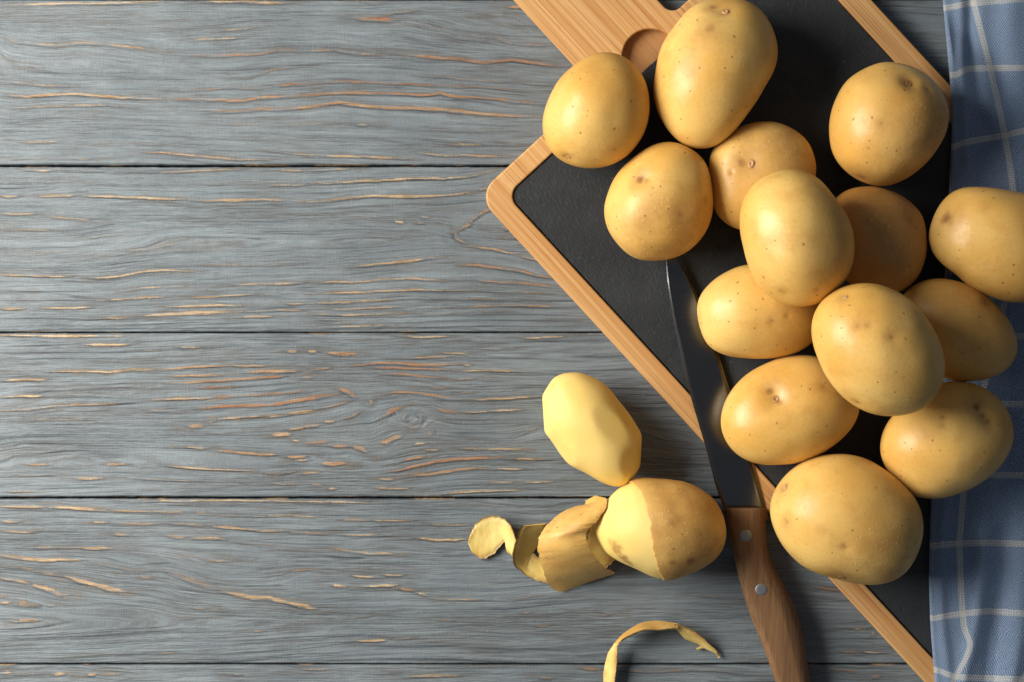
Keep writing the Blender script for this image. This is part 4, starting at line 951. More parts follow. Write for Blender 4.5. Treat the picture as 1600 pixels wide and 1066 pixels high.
P_('p1', '1', [(610,272),(480,320),(370,430),(305,570),(295,680),(340,790),(420,850),(560,875),(690,840),(780,760),(835,650),(848,540),(815,400),(750,320),(690,285)], .92, ZB,
   tint=.12, rus=(.6, .6, .35), eyes=[('1', 420, 832, 3.0, 1.0, 1)], label='smooth round potato resting on the left corner of the bamboo frame')
P_('p2', '1', [(1240,-12),(1130,0),(1010,100),(930,200),(885,350),(872,500),(900,600),(960,690),(1040,755),(1120,775),(1200,755),(1290,680),(1380,570),(1450,450),(1495,370),(1513,270),(1500,180),(1450,90),(1370,10)], .86, ZS,
   tint=.0, rus=(.3, .9, .2), eyes=[('1', 1248, 34, 5.5, 1.6, 1), ('1', 1180, 25, 5, .7, 0), ('1', 1165, 145, 9, .5, 0)], label='largest oval potato at the top edge, beside the finger notch of the board')
P_('p3', '2', [(600,328),(690,332),(790,375),(860,430),(910,510),(932,590),(925,670),(880,770),(810,860),(720,930),(630,963),(540,960),(440,915),(370,840),(330,750),(322,640),(345,540),(380,460),(440,395),(520,350)], .9, ZS,
   tint=.3, rus=(.6, -.5, .9), eyes=[('2', 748, 408, 5, 2.2, 2), ('2', 840, 455, 3.5, .8, 0), ('2', 490, 936, 2.5, .6, 2), ('2', 590, 640, 3, .3, 0)], label='rough skinned potato by the right rail and the blue cloth')
P_('p4', '3', [(470,76),(540,85),(630,130),(680,190),(700,270),(712,380),(705,470),(660,560),(590,640),(500,680),(380,690),(290,670),(220,600),(160,510),(145,460),(165,350),(200,260),(270,180),(370,105)], .88, ZS,
   tint=.05, rus=(.2, -.6, .9), eyes=[('3', 322, 252, 5.5, 1.5, 0), ('3', 365, 268, 4, .8, 0), ('3', 550, 450, 5, .7, 0), ('3', 683, 375, 2.6, .6, 0)], label='speckled roundish potato covering the tip of the knife')
P_('p5', '3', [(740,70),(800,25),(900,-20),(990,-33),(1080,-15),(1160,30),(1220,110),(1246,190),(1240,270),(1190,380),(1080,470),(950,525),(850,530),(770,490),(715,400),(694,300),(690,190),(705,125)], .72, ZS,
   tint=.15, rus=(.4, .8, .8), eyes=[('3', 905, 178, 6.5, 1.2, 1), ('3', 860, 175, 6, .8, 0), ('3', 802, 230, 1.4, .5, 0)], label='potato with a round stem scar, behind the topmost potato of the pile')
P_('p6', '3', [(1130,217),(1210,235),(1290,300),(1370,400),(1430,520),(1447,640),(1430,740),(1380,820),(1290,895),(1170,932),(1070,915),(970,840),(910,740),(870,620),(853,500),(865,400),(910,310),(1000,245)], .86, 'drop',
   tint=.0, rus=(.9, .1, .55), eyes=[('3', 1082, 866, 3, .7, 0), ('3', 1256, 848, 1.4, .3, 0)], label='smooth oval potato on top of the pile, upper of the two topmost')
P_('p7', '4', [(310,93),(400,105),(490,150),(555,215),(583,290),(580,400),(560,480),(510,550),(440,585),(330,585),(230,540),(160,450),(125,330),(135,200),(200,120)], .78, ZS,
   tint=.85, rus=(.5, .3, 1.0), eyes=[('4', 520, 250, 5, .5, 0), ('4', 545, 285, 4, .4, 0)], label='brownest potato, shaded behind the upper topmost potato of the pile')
P_('p8', '4', [(750,97),(850,95),(960,110),(1040,127),(1130,170),(1190,250),(1210,350),(1190,470),(1120,590),(1036,628),(950,620),(870,600),(760,530),(690,470),(620,420),(597,350),(600,280),(630,200),(680,130)], .84, CLOTH_Z,
   tint=.25, rus=(.5, -.5, .2), eyes=[('4', 660, 235, 10, 1.4, 0)], label='long potato cut by the right edge of the photo, lying on the cloth')
P_('p9', '5', [(495,38),(400,70),(320,130),(272,200),(268,270),(285,350),(320,420),(370,450),(460,470),(560,478),(650,468),(740,440),(810,385),(845,310),(835,220),(780,130),(690,65),(590,38)], .80, ZS,
   tint=.0, rus=(.3, -.8, .2), eyes=[('5', 612, 300, 2, .3, 0), ('5', 683, 280, 1.5, .3, 0)], label='smooth elongated potato against the blade, under the upper topmost potato')
P_('p10', '5', [(740,458),(660,470),(570,500),(480,560),(410,640),(378,720),(378,800),(410,870),(470,930),(530,960),(620,968),(720,955),(810,930),(900,870),(970,800),(1010,730),(1018,680),(985,600),(920,520),(835,472)], .80, ZS,
   tint=.0, rus=(.4, .8, .2), eyes=[('5', 612, 650, 6.5, 2.0, 2), ('5', 590, 620, 5, 1.0, 0), ('5', 640, 672, 5, .7, 0), ('5', 850, 605, 4, .3, 0)], label='egg shaped potato with a deep eye, over the lower part of the blade')
P_('p11', '4', [(300,540),(380,550),(450,580),(530,640),(600,730),(645,830),(666,930),(650,1020),(600,1090),(520,1140),(430,1155),(320,1140),(220,1080),(140,1000),(90,900),(62,800),(58,710),(90,640),(140,590),(210,555)], .86, 'drop',
   tint=.0, rus=(.9, -.2, .3), eyes=[('4', 203, 595, 4, 1.0, 1), ('4', 425, 788, 3.4, .6, 0), ('4', 262, 740, 2.4, .3, 0), ('4', 308, 735, 2.4, .3, 0), ('6', 645, 152, 3, .6, 2)], label='big oval potato on top of the pile, lower of the two topmost')
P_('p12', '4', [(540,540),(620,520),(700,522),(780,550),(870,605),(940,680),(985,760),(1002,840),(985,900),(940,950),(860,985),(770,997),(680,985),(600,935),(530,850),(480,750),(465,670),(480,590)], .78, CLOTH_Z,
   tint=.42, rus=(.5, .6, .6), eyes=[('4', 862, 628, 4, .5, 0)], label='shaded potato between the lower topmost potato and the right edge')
P_('p13', '6', [(1130,45),(1220,65),(1290,110),(1340,180),(1367,260),(1360,340),(1320,420),(1250,495),(1170,545),(1070,575),(960,588),(900,570),(830,510),(780,430),(757,360),(770,290),(810,220),(870,150),(950,90),(1040,55)], .82, CLOTH_Z,
   tint=.1, rus=(.9, .1, .3), eyes=[('6', 1215, 150, 6, 1.4, 0), ('6', 1240, 195, 4, .9, 0), ('6', 1262, 230, 4, .8, 0), ('6', 1045, 212, 1.8, .4, 0), ('6', 1050, 248, 1.8, .4, 0)], label='oval potato with a brown crease, lowest of those on the blue cloth')
P_('p14', '6', [(570,383),(500,388),(420,410),(350,450),(290,520),(255,590),(243,660),(265,730),(310,810),(370,880),(450,930),(550,965),(700,987),(800,975),(870,930),(920,850),(948,760),(950,690),(925,600),(880,540),(800,470),(700,410),(630,388)], .84, ZB,
   tint=.05, rus=(.7, -.6, .9), eyes=[('6', 300, 530, 5, 1.2, 1), ('6', 315, 695, 4, .5, 0), ('6', 575, 965, 6, .8, 2), ('6', 592, 820, 2, .5, 0)], label='large potato nearest the knife handle, bottommost, resting on the bamboo rail')

def minor_px(zoom, pts):
    P = np.array(zp(zoom, pts)); c = P.mean(0); ev = np.linalg.eigvalsh(np.cov((P - c).T))
    return math.sqrt(ev[0] * 2)

shapes = {}; zc_of = {}; placed = []
ORDER = ['p2', 'p1', 'p3', 'p4', 'p5', 'p7', 'p9', 'p10', 'p14', 'p8', 'p12', 'p13', 'p6', 'p11']
for n, key in enumerate(ORDER):
    d = POT[key]
    hz = minor_px(d['zoom'], d['pts']) * S * d['hf'] * 0.98
    base = d['base']
    zc = (0.055 if base == 'drop' else base + hz)
    sh = Shape(d['zoom'], d['pts'], hz, zc, 3.1 * n + 1)
    if base == 'drop':
        lo, hi = 0.030, 0.100
        for it in range(12):
            mid = (lo + hi) / 2
            sh.zc = mid; sh.fit()
            b = low_bvh(sh, mid)
            if any(b.overlap(o) for o in placed): lo = mid
            else: hi = mid
        zc = hi - 0.0006
        sh.zc = zc; sh.fit()
    else:
        b = low_bvh(sh, zc)
        hits = [ORDER[i] for i, o in enumerate(placed) if b.overlap(o)]
        if hits: print('OVERLAP', key, hits)
    print(key, 'zc', round(zc * 1000, 1), 'hz', round(hz * 1000, 1))
    shapes[key] = sh; zc_of[key] = zc
    placed.append(low_bvh(sh, zc))

def nub_mesh(kind, r):
    """stem scar: a small ringed button (1) or a sunken pit rim (2)"""
    prof = {1: [(0, .16), (.25, .2), (.4, .42), (.62, .52), (.8, .40), (.95, .12), (1.1, -.25)],
            2: [(0, -.1), (.3, .0), (.5, .22), (.7, .26), (.9, .05), (1.1, -.25)]}[kind]
    ns = 18; V = []; F = []
    rnd = random.Random(int(r * 1e7) + kind)
    ph = rnd.uniform(0, 6)
    for j, (a, z) in enumerate(prof):
        for i in range(ns):
            th = 2 * math.pi * i / ns
            w = 1 + .10 * math.sin(2 * th + ph) + .04 * math.sin(5 * th + ph * 2)
            V.append((a * r * math.cos(th) * w, a * r * math.sin(th) * w * .85, z * r * (1 + .12 * math.sin(3 * th + ph)) * .6))
    for j in range(len(prof) - 1):
        for i in range(ns):
            F.append((j * ns + i, (j + 1) * ns + i, (j + 1) * ns + (i + 1) % ns, j * ns + (i + 1) % ns))
    return V, F

def surf_point(Pw, px, py):
    """index of the visible surface vertex nearest to a photo pixel"""
    k = (H - Pw[:, 2]) / H
    X = Pw[:, 0] / (S * k) + 800; Y = 533 - Pw[:, 1] / (S * k)
    d = (X - px) ** 2 + (Y - py) ** 2 - 4000 * (Pw[:, 2] - Pw[:, 2].min()) * 0.6
    return int(np.argmin(d))

for n, key in enumerate(ORDER):
    d = POT[key]; sh = shapes[key]
    P = sh.pos(ICO_V)
    hz = sh.hz
    # very low lumps
    Nn = P / np.linalg.norm(P, axis=1)[:, None]
    P = P + Nn * (0.0006 * noise3(ICO_V, 3.0, sh.seed + 2))[:, None]
    C = np.array([sh.c[0], sh.c[1], zc_of[key]])
    scar = np.zeros(len(P)); nubs = []
    grad = Nn
    for (zm, ex, ey, er, dep, kind) in d['eyes']:
        (qx, qy), = zp(zm, [(ex, ey)])
        i = surf_point(P + C, qx, qy)
        dist = np.linalg.norm(P - P[i], axis=1); R = er * 0.0009
        f = np.exp(-(dist / (R * 1.15)) ** 2)
        f2 = np.exp(-(dist / (R * 3.0)) ** 2)
        P = P - Nn * ((f * 0.5 + f2 * 0.5) * dep * 0.0014)[:, None]
        wig = 1 + .5 * noise3(ICO_V, 9, er)
        scar = np.maximum(scar, np.clip(1.1 * np.exp(-(dist / (R * 0.50 * wig)) ** 2), 0, 1) * min(1, .4 + dep * .4))
        scar = np.maximum(scar, 0.32 * np.exp(-(dist / (R * 1.25 * wig)) ** 2))
        if kind: nubs.append((i, kind, er))
    rx, ry, ra = d['rus']
    dirr = np.array([rx, ry, 0.25]); dirr /= np.linalg.norm(dirr)
    rus = sstep(-.1, .8, ICO_V @ dirr + .35 * noise3(ICO_V, 2.2, sh.seed)) * ra
    rus = np.clip(rus + 0.12, 0, 1)
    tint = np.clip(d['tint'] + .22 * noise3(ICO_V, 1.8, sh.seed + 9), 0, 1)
    base_z = C[2] + P[:, 2].min()
    root = empty('potato', (C[0], C[1], base_z))
    tag(root, d['label'], 'potato', 'unpeeled potatoes heaped on the cutting board')
    L = P + C - np.array([C[0], C[1], base_z])
    me = mesh_np('body', L, ICO_F)
    set_attr(me, 'russet', rus); set_attr(me, 'scar', scar); set_attr(me, 'tint', tint)
    me.materials.append(M_SKIN)
    me.polygons.foreach_set('use_smooth', [True] * len(me.polygons))
    o = bpy.data.objects.new('body', me); COL.objects.link(o); o.parent = root
    vn = np.zeros(len(L) * 3, dtype=np.float32); me.vertices.foreach_get('normal', vn); vn = vn.reshape(-1, 3)
    for (i, kind, er) in nubs:
        V, F = nub_mesh(kind, er * 0.00034)
        nm = Vector(vn[i]); q = nm.to_track_quat('Z', 'Y')
        pos = Vector(L[i]) + nm * 0.0001
        VV = [tuple(q @ Vector(v) + pos) for v in V]
        m2 = bpy.data.meshes.new('stem_scar'); m2.from_pydata(VV, [], F); m2.materials.append(M_CORK if kind == 1 else M_SKIN)
        m2.polygons.foreach_set('use_smooth', [True] * len(m2.polygons))
        if kind == 2: set_attr(m2, 'scar', [0.75] * len(VV)); set_attr(m2, 'russet', [.6] * len(VV)); set_attr(m2, 'tint', [.4] * len(VV))
        o2 = bpy.data.objects.new('stem_scar', m2); COL.objects.link(o2); o2.parent = root

# ------------------------------------------------------------------ peeled potato (facetted flesh)
def facet(P, planes, k=0.0006):
    """clip a star-shaped body by planes n.x <= c, slightly rounded"""
    r = np.linalg.norm(P, axis=1); D = P / r[:, None]
    inv = (1 / r) ** 28
    for nrm, c in planes:
        nrm = np.array(nrm, dtype=float); nrm /= np.linalg.norm(nrm)
        dn = np.maximum(D @ nrm, 1e-6)
        inv = inv + (dn / c) ** 28 if False else inv
    # use plain minimum then light blending through p-norm
    pn = 75.0
    acc = (1 / r) ** pn * 1.0
    scale = 1 / r.mean()
    acc = (1 / (r * scale)) ** pn
    for nrm, c in planes:
        nrm = np.array(nrm, dtype=float); nrm /= np.linalg.norm(nrm)
        dn = np.maximum(D @ nrm, 1e-6)
        acc = acc + (dn / (c * scale)) ** pn
    rr = acc ** (-1 / pn) / scale
    return D * rr[:, None]

out = [(530,76),(600,82),(670,115),(740,190),(800,270),(845,350),(862,410),(850,480),(820,530),(770,545),(690,543),(640,510),(580,480),(525,450),(480,385),(430,310),(398,260),(405,210),(425,150),(470,100)]
hz = minor_px('7', out) * S * .98
shp = Shape('7', out, hz, hz, 77)
shp.R = shp.R * 1.06
P = shp.pos(ICO_V)
lu = np.array([math.cos(math.radians(-57)), math.sin(math.radians(-57)), 0])     # long axis
lv = np.array([-lu[1], lu[0], 0]); lz = np.array([0, 0, 1.0])
if lv[0] < 0: lv = -lv                                                           # points right/up
La = np.abs(P @ lu).max(); Lb = np.abs(P @ lv).max(); Lz = hz
planes = []
def pl(a_long, phi, fac):
    """a_long tilt toward an end (deg), phi around the long axis (0 = up, + = right)"""
    a = math.radians(a_long); f = math.radians(phi)
    nrm = math.sin(a) * lu + math.cos(a) * (math.sin(f) * lv + math.cos(f) * lz)
    sup = math.sqrt((nrm @ lu * La) ** 2 + (nrm @ lv * Lb) ** 2 + (nrm @ lz * Lz) ** 2)
    planes.append((nrm, sup * fac))
for phi in (-30, 22, 66, 112, 160, 205, 250, 292):
    for al, fc in ((3, .935), (-31, .942), (34, .942), (-60, .95), (62, .945)):
        pl(al + random.uniform(-5, 5), phi + random.uniform(-7, 7) + (6 if al > 0 else -8), fc + random.uniform(-.012, .012))
P = facet(P, planes)
P *= 1.0
C = np.array([shp.c[0], shp.c[1], hz * 0.97])
zmin = (P[:, 2]).min(); basez = 0.0002
sc_ = np.zeros(len(P)); i = surf_point(P + C, 863, 603)
sc_ = 0.30 * np.exp(-(np.linalg.norm(P - P[i], axis=1) / 0.0022) ** 2)
L = P.copy(); L[:, 2] -= zmin
me = mesh_np('peeled_potato', L, ICO_F); set_attr(me, 'scar', sc_)
o = link_mesh('peeled_potato', me, M_FLESH); o.location = (C[0], C[1], basez)
tag(o, 'small fully peeled potato with pale yellow facets lying on the grey planks', 'potato')

# ------------------------------------------------------------------ half-peeled potato
out = [(790,535),(870,530),(960,533),(1050,550),(1130,590),(1185,650),(1210,720),(1215,790),(1190,850),(1140,900),(1060,940),(945,970),(880,950),(800,915),(730,880),(670,830),(640,770),(650,690),(700,620),(745,572)]
hz = minor_px('7', out) * S * .93
shp = Shape('7', out, hz, hz, 55)
P = shp.pos(ICO_V); C = np.array([shp.c[0], shp.c[1], hz * 0.985])
Nn = P / np.linalg.norm(P, axis=1)[:, None]
def to_px(Pw):
    k = (H - Pw[:, 2]) / H
    return Pw[:, 0] / (S * k) + 800, 533 - Pw[:, 1] / (S * k)
bx = zp('7', [(770,520),(812,548),(845,600),(868,660),(880,750),(896,850),(925,930),(950,985)])
X_, Y_ = to_px(P + C)
xb = np.interp(Y_, [b[1] for b in bx], [b[0] for b in bx]) + 3.2 * noise3(ICO_V, 17, 3) + 5.0 * noise3(ICO_V, 3.5, 8)
side = X_ - xb
hp = empty('half_peeled_potato', (C[0], C[1], 0.0003))
tag(hp, 'half peeled potato with its spiral of peel still hanging from the left end', 'potato')
# flesh, with long flat strokes of the peeler around its axis
planes = []
for ph in range(0, 360, 36):
    a = math.radians(ph + 10)
    for tilt, fc in ((-32, .975), (-55, .965), (-8, .99)):
        t = math.radians(tilt + random.uniform(-3, 3))
        nrm = np.array([math.sin(t), math.cos(t) * math.sin(a), math.cos(t) * math.cos(a)])
        sup = math.sqrt((nrm[0] * np.abs(P[:, 0]).max()) ** 2 + (nrm[1] * np.abs(P[:, 1]).max() * .97) ** 2 + (nrm[2] * hz) ** 2)
        planes.append((nrm, sup * (fc + random.uniform(-.008, .008))))
Fl = facet(P * 0.992, planes)
Fl = np.where((side < 2)[:, None], Fl, P * 0.985)
scf = np.zeros(len(P))
for (ex, ey, er, am) in ((742, 838, 6.5, .75), (765, 872, 6, .8), (785, 893, 5, .7), (712, 808, 4, .45), (730, 818, 4.5, .5), (800, 907, 3.5, .6)):
    (qx, qy), = zp('7', [(ex, ey)])
    i = surf_point(Fl + C, qx, qy)
    scf = np.maximum(scf, am * np.exp(-(np.linalg.norm(Fl - Fl[i], axis=1) / (er * .00055)) ** 4))
L = Fl + C - np.array(hp.location)
keepf = (side[ICO_F].min(axis=1) < 10)
me = mesh_np('flesh', L, ICO_F[keepf]); set_attr(me, 'scar', scf)
me.materials.append(M_FLESH); me.polygons.foreach_set('use_smooth', [True] * len(me.polygons))
o = bpy.data.objects.new('flesh', me); COL.objects.link(o); o.parent = hp
offs = 0.0004 * sstep(-1.0, 1.0, side) - 0.0018 * sstep(0.6, -1.0, side) + 0.0003 * noise3(ICO_V, 5.0, 8)
L = P + Nn * offs[:, None] + C - np.array(hp.location)
keeps = (side[ICO_F].max(axis=1) > -3.5)
rus = np.clip(.8 * sstep(-.9, .4, ICO_V @ np.array([.7, -.5, .3]) + .3 * noise3(ICO_V, 2.2, 4)) + .4, 0, 1)
scar = np.zeros(len(P))
for (ex, ey, er, am) in ((1060, 885, 3.4, .9), (982, 895, 2.6, .8), (985, 720, 3.5, .35), (1010, 700, 4, .35), (1105, 770, 2, .3)):
    (qx, qy), = zp('7', [(ex, ey)]); i = surf_point(P + C, qx, qy)
    scar = np.maximum(scar, am * np.exp(-(np.linalg.norm(P - P[i], axis=1) / (er * .0006)) ** 2))
me = mesh_np('skin', L, ICO_F[keeps]); set_attr(me, 'russet', rus); set_attr(me, 'scar', scar); set_attr(me, 'tint', np.clip(.22 + .2 * noise3(ICO_V, 2, 4), 0, 1))
me.materials.append(M_SKIN); me.polygons.foreach_set('use_smooth', [True] * len(me.polygons))
o = bpy.data.objects.new('skin', me); COL.objects.link(o); o.parent = hp

# ------------------------------------------------------------------ peel ribbons
def catmull(P, n):
    P = np.asarray(P, dtype=float); m = len(P)
    Q = np.concatenate([[2 * P[0] - P[1]], P, [2 * P[-1] - P[-2]]])
    t = np.linspace(0, m - 1 - 1e-6, n); i = t.astype(int); u = (t - i)[:, None]
    for _ in range(P.ndim - 2): u = u[..., None]
    a, b, c, d = Q[i], Q[i + 1], Q[i + 2], Q[i + 3]
    return 0.5 * ((2 * b) + (c - a) * u + (2 * a - 5 * b + 4 * c - d) * u ** 2 + (3 * b - a - 3 * c + d) * u ** 3)

def peel(zoom, rows, parent, skin_up, bulge=2.0, n=90, nc=18, thick=0.0008, rag=0.0009, seed=1, name='peel', curl=None):
    """rows: [(Ax, Ay, Az_mm, Bx, By, Bz_mm)]; lofts a peel with skin on one face, flesh on the other"""
    R = []
    for (ax, ay, az, bx_, by, bz) in rows:
        (p,), (q,) = zp(zoom, [(ax, ay)]), zp(zoom, [(bx_, by)])
        R.append([tuple(at(p[0], p[1], az * mm)), tuple(at(q[0], q[1], bz * mm))])
    R = catmull(np.array(R), n)                      # n x 2 x 3
    s = np.linspace(0, 1, nc)
    A, B = R[:, 0], R[:, 1]
    d = (B - A); w = np.linalg.norm(d, axis=1)
    ii = np.arange(n)
    ra = rag * 2 * (fbm(ii / 3.0, ii * 0 + seed * 3.3, 3) - .5); rb = rag * 2 * (fbm(ii / 3.4, ii * 0 + seed * 5.7 + 9, 3) - .5)
    A = A + d / w[:, None] * ra[:, None]; B = B - d / w[:, None] * rb[:, None]
    G = A[:, None] * (1 - s[None, :, None]) + B[:, None] * s[None, :, None]
    tang = np.gradient(G, axis=0); acr = np.gradient(G, axis=1)
    N = np.cross(tang, acr); N /= np.linalg.norm(N, axis=-1, keepdims=True) + 1e-12
    bl_ = (np.asarray(bulge) if np.ndim(bulge) else np.full(n, bulge))
    if np.ndim(bulge): bl_ = np.interp(np.linspace(0, 1, n), np.linspace(0, 1, len(bulge)), bulge)
    G = G + np.array([0, 0, 1.0]) * (4 * s * (1 - s))[None, :, None] * (bl_ * mm)[:, None, None]
    G[..., 2] += 0.0004 * (fbm(np.repeat(ii[:, None], nc, 1) / 9.0 + seed, np.repeat(s[None, :], n, 0) * 3, 3) - .5)
    tang = np.gradient(G, axis=0); acr = np.gradient(G, axis=1)
    N = np.cross(tang, acr); N /= np.linalg.norm(N, axis=-1, keepdims=True) + 1e-12
    # orientation: side +1 = the face that looks at the sky at the first row
    up = np.sign(N[n // 2, nc // 2, 2]) or 1.0
    N = N * up * (1 if skin_up else -1)              # N now points out of the skin
    G[..., 2] = np.maximum(G[..., 2], 0.0014)
    edge = np.minimum(s, 1 - s); tk = thick * np.clip(edge * 9, 0.25, 1)[None, :, None]
    outer = G; inner = G - N * tk; mid = G - N * 0.00018
    F = grid_faces(n, nc)
    fm = mesh_np('peel_skin', outer.reshape(-1, 3), F)
    k = n * nc
    rr = fbm(np.repeat(ii[:, None], nc, 1) / 14.0 + seed, np.repeat(s[None, :], n, 0) * 4, 3)
    set_attr(fm, 'russet', np.clip(rr * .9, 0, 1)); set_attr(fm, 'scar', np.clip((sstep(.66, .85, rr) * .2), 0, 1)); set_attr(fm, 'tint', np.full(k, .12))
    V2 = np.concatenate([mid.reshape(-1, 3), inner.reshape(-1, 3)])
    F2 = [F, F[:, ::-1] + k]
    bd = []
    ring = [r * nc for r in range(n)] + [(n - 1) * nc + c for c in range(1, nc)] + [r * nc + nc - 1 for r in range(n - 2, -1, -1)] + [c for c in range(nc - 2, 0, -1)]
    for a, b in zip(ring, ring[1:] + ring[:1]): bd.append((a, b, b + k, a + k))
    F2 = np.concatenate(F2 + [np.array(bd)])
    fl = mesh_np('peel_flesh', V2, F2)
    set_attr(fl, 'scar', np.concatenate([np.full(k, .0), np.clip(np.repeat((0.8 * np.exp(-edge * 7))[None, :], n, 0).ravel(), 0, 1)]))
    a = link_mesh('peel_skin', fm, M_SKIN, parent)
    b = link_mesh('peel_flesh', fl, M_PEELF, parent)
    return a, b

def mat_peel_flesh():
    t = NT('peel_flesh')
    co = t.coord('Object')
    scar = t.attr('scar').outputs['Fac']
    n1 = t.noise(co, 120, 4, 0.6); n2 = t.noise(co, 700, 3, 0.6)
    c = t.mix(t.ramp(n1, 0.3, 0.7), srgb(240, 210, 132), srgb(230, 190, 104))
    c = t.mix(t.math('MULTIPLY', scar, t.ramp(n1, .3, .6, .5, 1)), c, srgb(172, 116, 62))
    t.set(Base_Color=c, Roughness=0.45)
    t.b.inputs['Subsurface Weight'].default_value = 0.35
    t.b.inputs['Subsurface Radius'].default_value = (1.0, 0.6, 0.22)
    t.b.inputs['Subsurface Scale'].default_value = 0.004
    t.set(Normal=t.bump(n2, 0.2, 0.0002))
    return t.m
M_PEELF = mat_peel_flesh()

# strip from under the potato to the bottom of the big curl (flesh side up)
peel('7', [(735,800,14, 640,690,15), (735,850,10, 612,760,12), (725,890,6, 600,810,7), (700,915,3, 585,870,4), (660,960,2, 540,930,2.5), (610,985,2, 480,985,2)],
     hp, False, bulge=-1.5, n=60, seed=3)
# big curl, skin side up, running on into the trough at its left (flesh side up)
peel('7', [(604,622,16, 645,601,19), (597,641,18, 690,616,27), (545,652,18, 692,655,33), (476,690,22, 662,704,34), (424,745,24, 630,738,34), (393,795,25, 604,765,33), (398,850,23.5, 612,815,33), (410,905,19, 642,865,29), (424,955,13, 684,915,21), (445,1000,6, 732,940,11), (490,1022,2.5, 690,958,4), (520,1020,1.6, 600,985,1.8)],
     hp, True, bulge=[1, 2.5, 4, 5, 5, 4, 3, 2, 1, 0, 0], n=130, nc=24, seed=5, rag=.0012)
peel('7', [(500,1020,1.8, 455,900,1.8), (440,990,1.7, 430,860,1.8), (390,975,1.8, 392,870,1.8), (345,955,2.2, 372,840,2), (312,932,3.5, 395,815,2.5), (290,905,6, 415,800,3), (284,870,9, 428,785,5), (290,820,12.5, 436,755,9), (308,765,16, 432,735,14), (326,732,18.5, 434,722,16)],
     hp, False, bulge=[0, 0, -.5, -.8, -1.2, -1.5, -2, -2, -1.5, -1], n=80, seed=12)
# thin twisted band and the oval end of the peel
peel('7', [(300,800,14, 284,868,9), (288,765,12.5, 272,858,7), (276,735,10.5, 258,845,5), (262,718,9, 255,815,4.5), (240,702,7.5, 246,808,4), (215,692,6.5, 226,826,3.2), (185,690,5, 200,858,2.6), (150,700,4, 160,880,2.2), (118,730,3, 122,868,2), (97,770,2.6, 98,838,2), (90,795,2.4, 90,812,2.2)],
     hp, False, bulge=[0, .3, .2, 0, -.4, -.8, -1, -1, -.6, -.3, 0], n=100, seed=15)

# ------------------------------------------------------------------ loose curl of peel at the bottom
lp = empty('potato_peel', tuple(at(1010, 1020, 0)))
tag(lp, 'thin curved strip of potato peel lying alone on the planks at the bottom', 'potato peel')
peel('8', [(150,1150,3, 200,1150,7), (141,1080,3, 199,1075,7), (140,1030,3, 203,1030,7.5), (145,985,3.5, 209,975,8), (166,912,5, 213,893,9.5), (196,866,7, 222,868,10)],
     lp, False, bulge=-.6, n=70, nc=10, seed=21, rag=.0003, thick=.0012)
peel('8', [(196,866,9, 222,866,9.5), (226,832,7, 236,846,12), (262,802,5, 272,826,14), (330,764,4, 345,797,15), (400,752,4, 420,797,15), (470,757,5.5, 488,790,14), (520,766,8, 520,792,12.5)],
     lp, True, bulge=.3, n=80, nc=10, seed=22, rag=.0003, thick=.0012)
peel('8', [(500,766,10, 503,793,9), (545,777,10, 530,815,5), (600,803,9, 566,848,3), (650,840,7, 620,868,2.5), (690,878,5, 662,893,2), (722,908,3, 703,913,1.8), (735,937,2, 728,938,1.7)],
     lp, False, bulge=-.4, n=70, nc=10, seed=23, rag=.0004, thick=.0012)
peel('8', [(665,872,3, 655,893,2), (635,880,2.6, 640,893,1.9), (613,890,2.1, 614,899,1.8)], lp, False, bulge=0, n=20, nc=6, seed=24, rag=.0002, thick=.0009)

# ------------------------------------------------------------------ knife
knife = empty('kitchen_knife', (at(1130, 790, 0).x, at(1130, 790, 0).y, 0.0))
tag(knife, 'kitchen knife with dark steel blade and riveted brown wooden handle', 'knife')
def kz(y): return (11.4 + (7.8 - 11.4) * (y - 700) / 550.0) * mm
Lx = [(1043,384),(1040,407),(1042,444),(1051,498),(1062.5,548.6),(1074,602.6),(1091,660),(1105,707),(1118,760),(1131,793.5),(1136,812)]
Rx = [(1045,384),(1057.5,405),(1072.6,427),(1089.5,464),(1107,508),(1121.6,550),(1130,579),(1141,611),(1158,664),(1175.6,724),(1186,758),(1198,798),(1201,812)]
ys = np.linspace(384, 812, 90)
xl = np.interp(ys, [p[1] for p in Lx], [p[0] for p in Lx]); xr = np.interp(ys, [p[1] for p in Rx], [p[0] for p in Rx])
ker = np.ones(7) / 7
sm = lambda a: np.concatenate([a[:3], np.convolve(a, ker, 'valid'), a[-3:]])
xl, xr = sm(xl), sm(xr)
fr = [0, .03, .08, .5, .88, .91, .98, 1.0]
zt = [.0, .55, .8, .80, .78, .74, .12, .0]     # mm above the mid plane (top), mirrored below
V = []
for y, a, b in zip(ys, xl, xr):
    z = kz(y); th = min(1, (y - 380) / 60.0)
    ring = [(a + (b - a) * f, y, z + t * th * mm) for f, t in zip(fr, zt)] + [(a + (b - a) * f, y, z - t * th * mm) for f, t in list(zip(fr, zt))[-2:0:-1]]
    V.append([tuple(at(*p)) for p in ring])
V = np.array(V); nr_, nc_ = V.shape[:2]
F = [tuple(f) for f in grid_faces(nr_, nc_, wrap=True)] + [tuple(range(nc_)), tuple((nr_ - 1) * nc_ + i for i in range(nc_ - 1, -1, -1))]
me = bpy.data.meshes.new('blade'); me.from_pydata([tuple(v) for v in V.reshape(-1, 3)], [], F)
bmx = bmesh.new(); bmx.from_mesh(me); bmesh.ops.recalc_face_normals(bmx, faces=bmx.faces); bmx.to_mesh(me); bmx.free()
blade = link_mesh('blade', me, M_STEEL, knife, smooth=False)

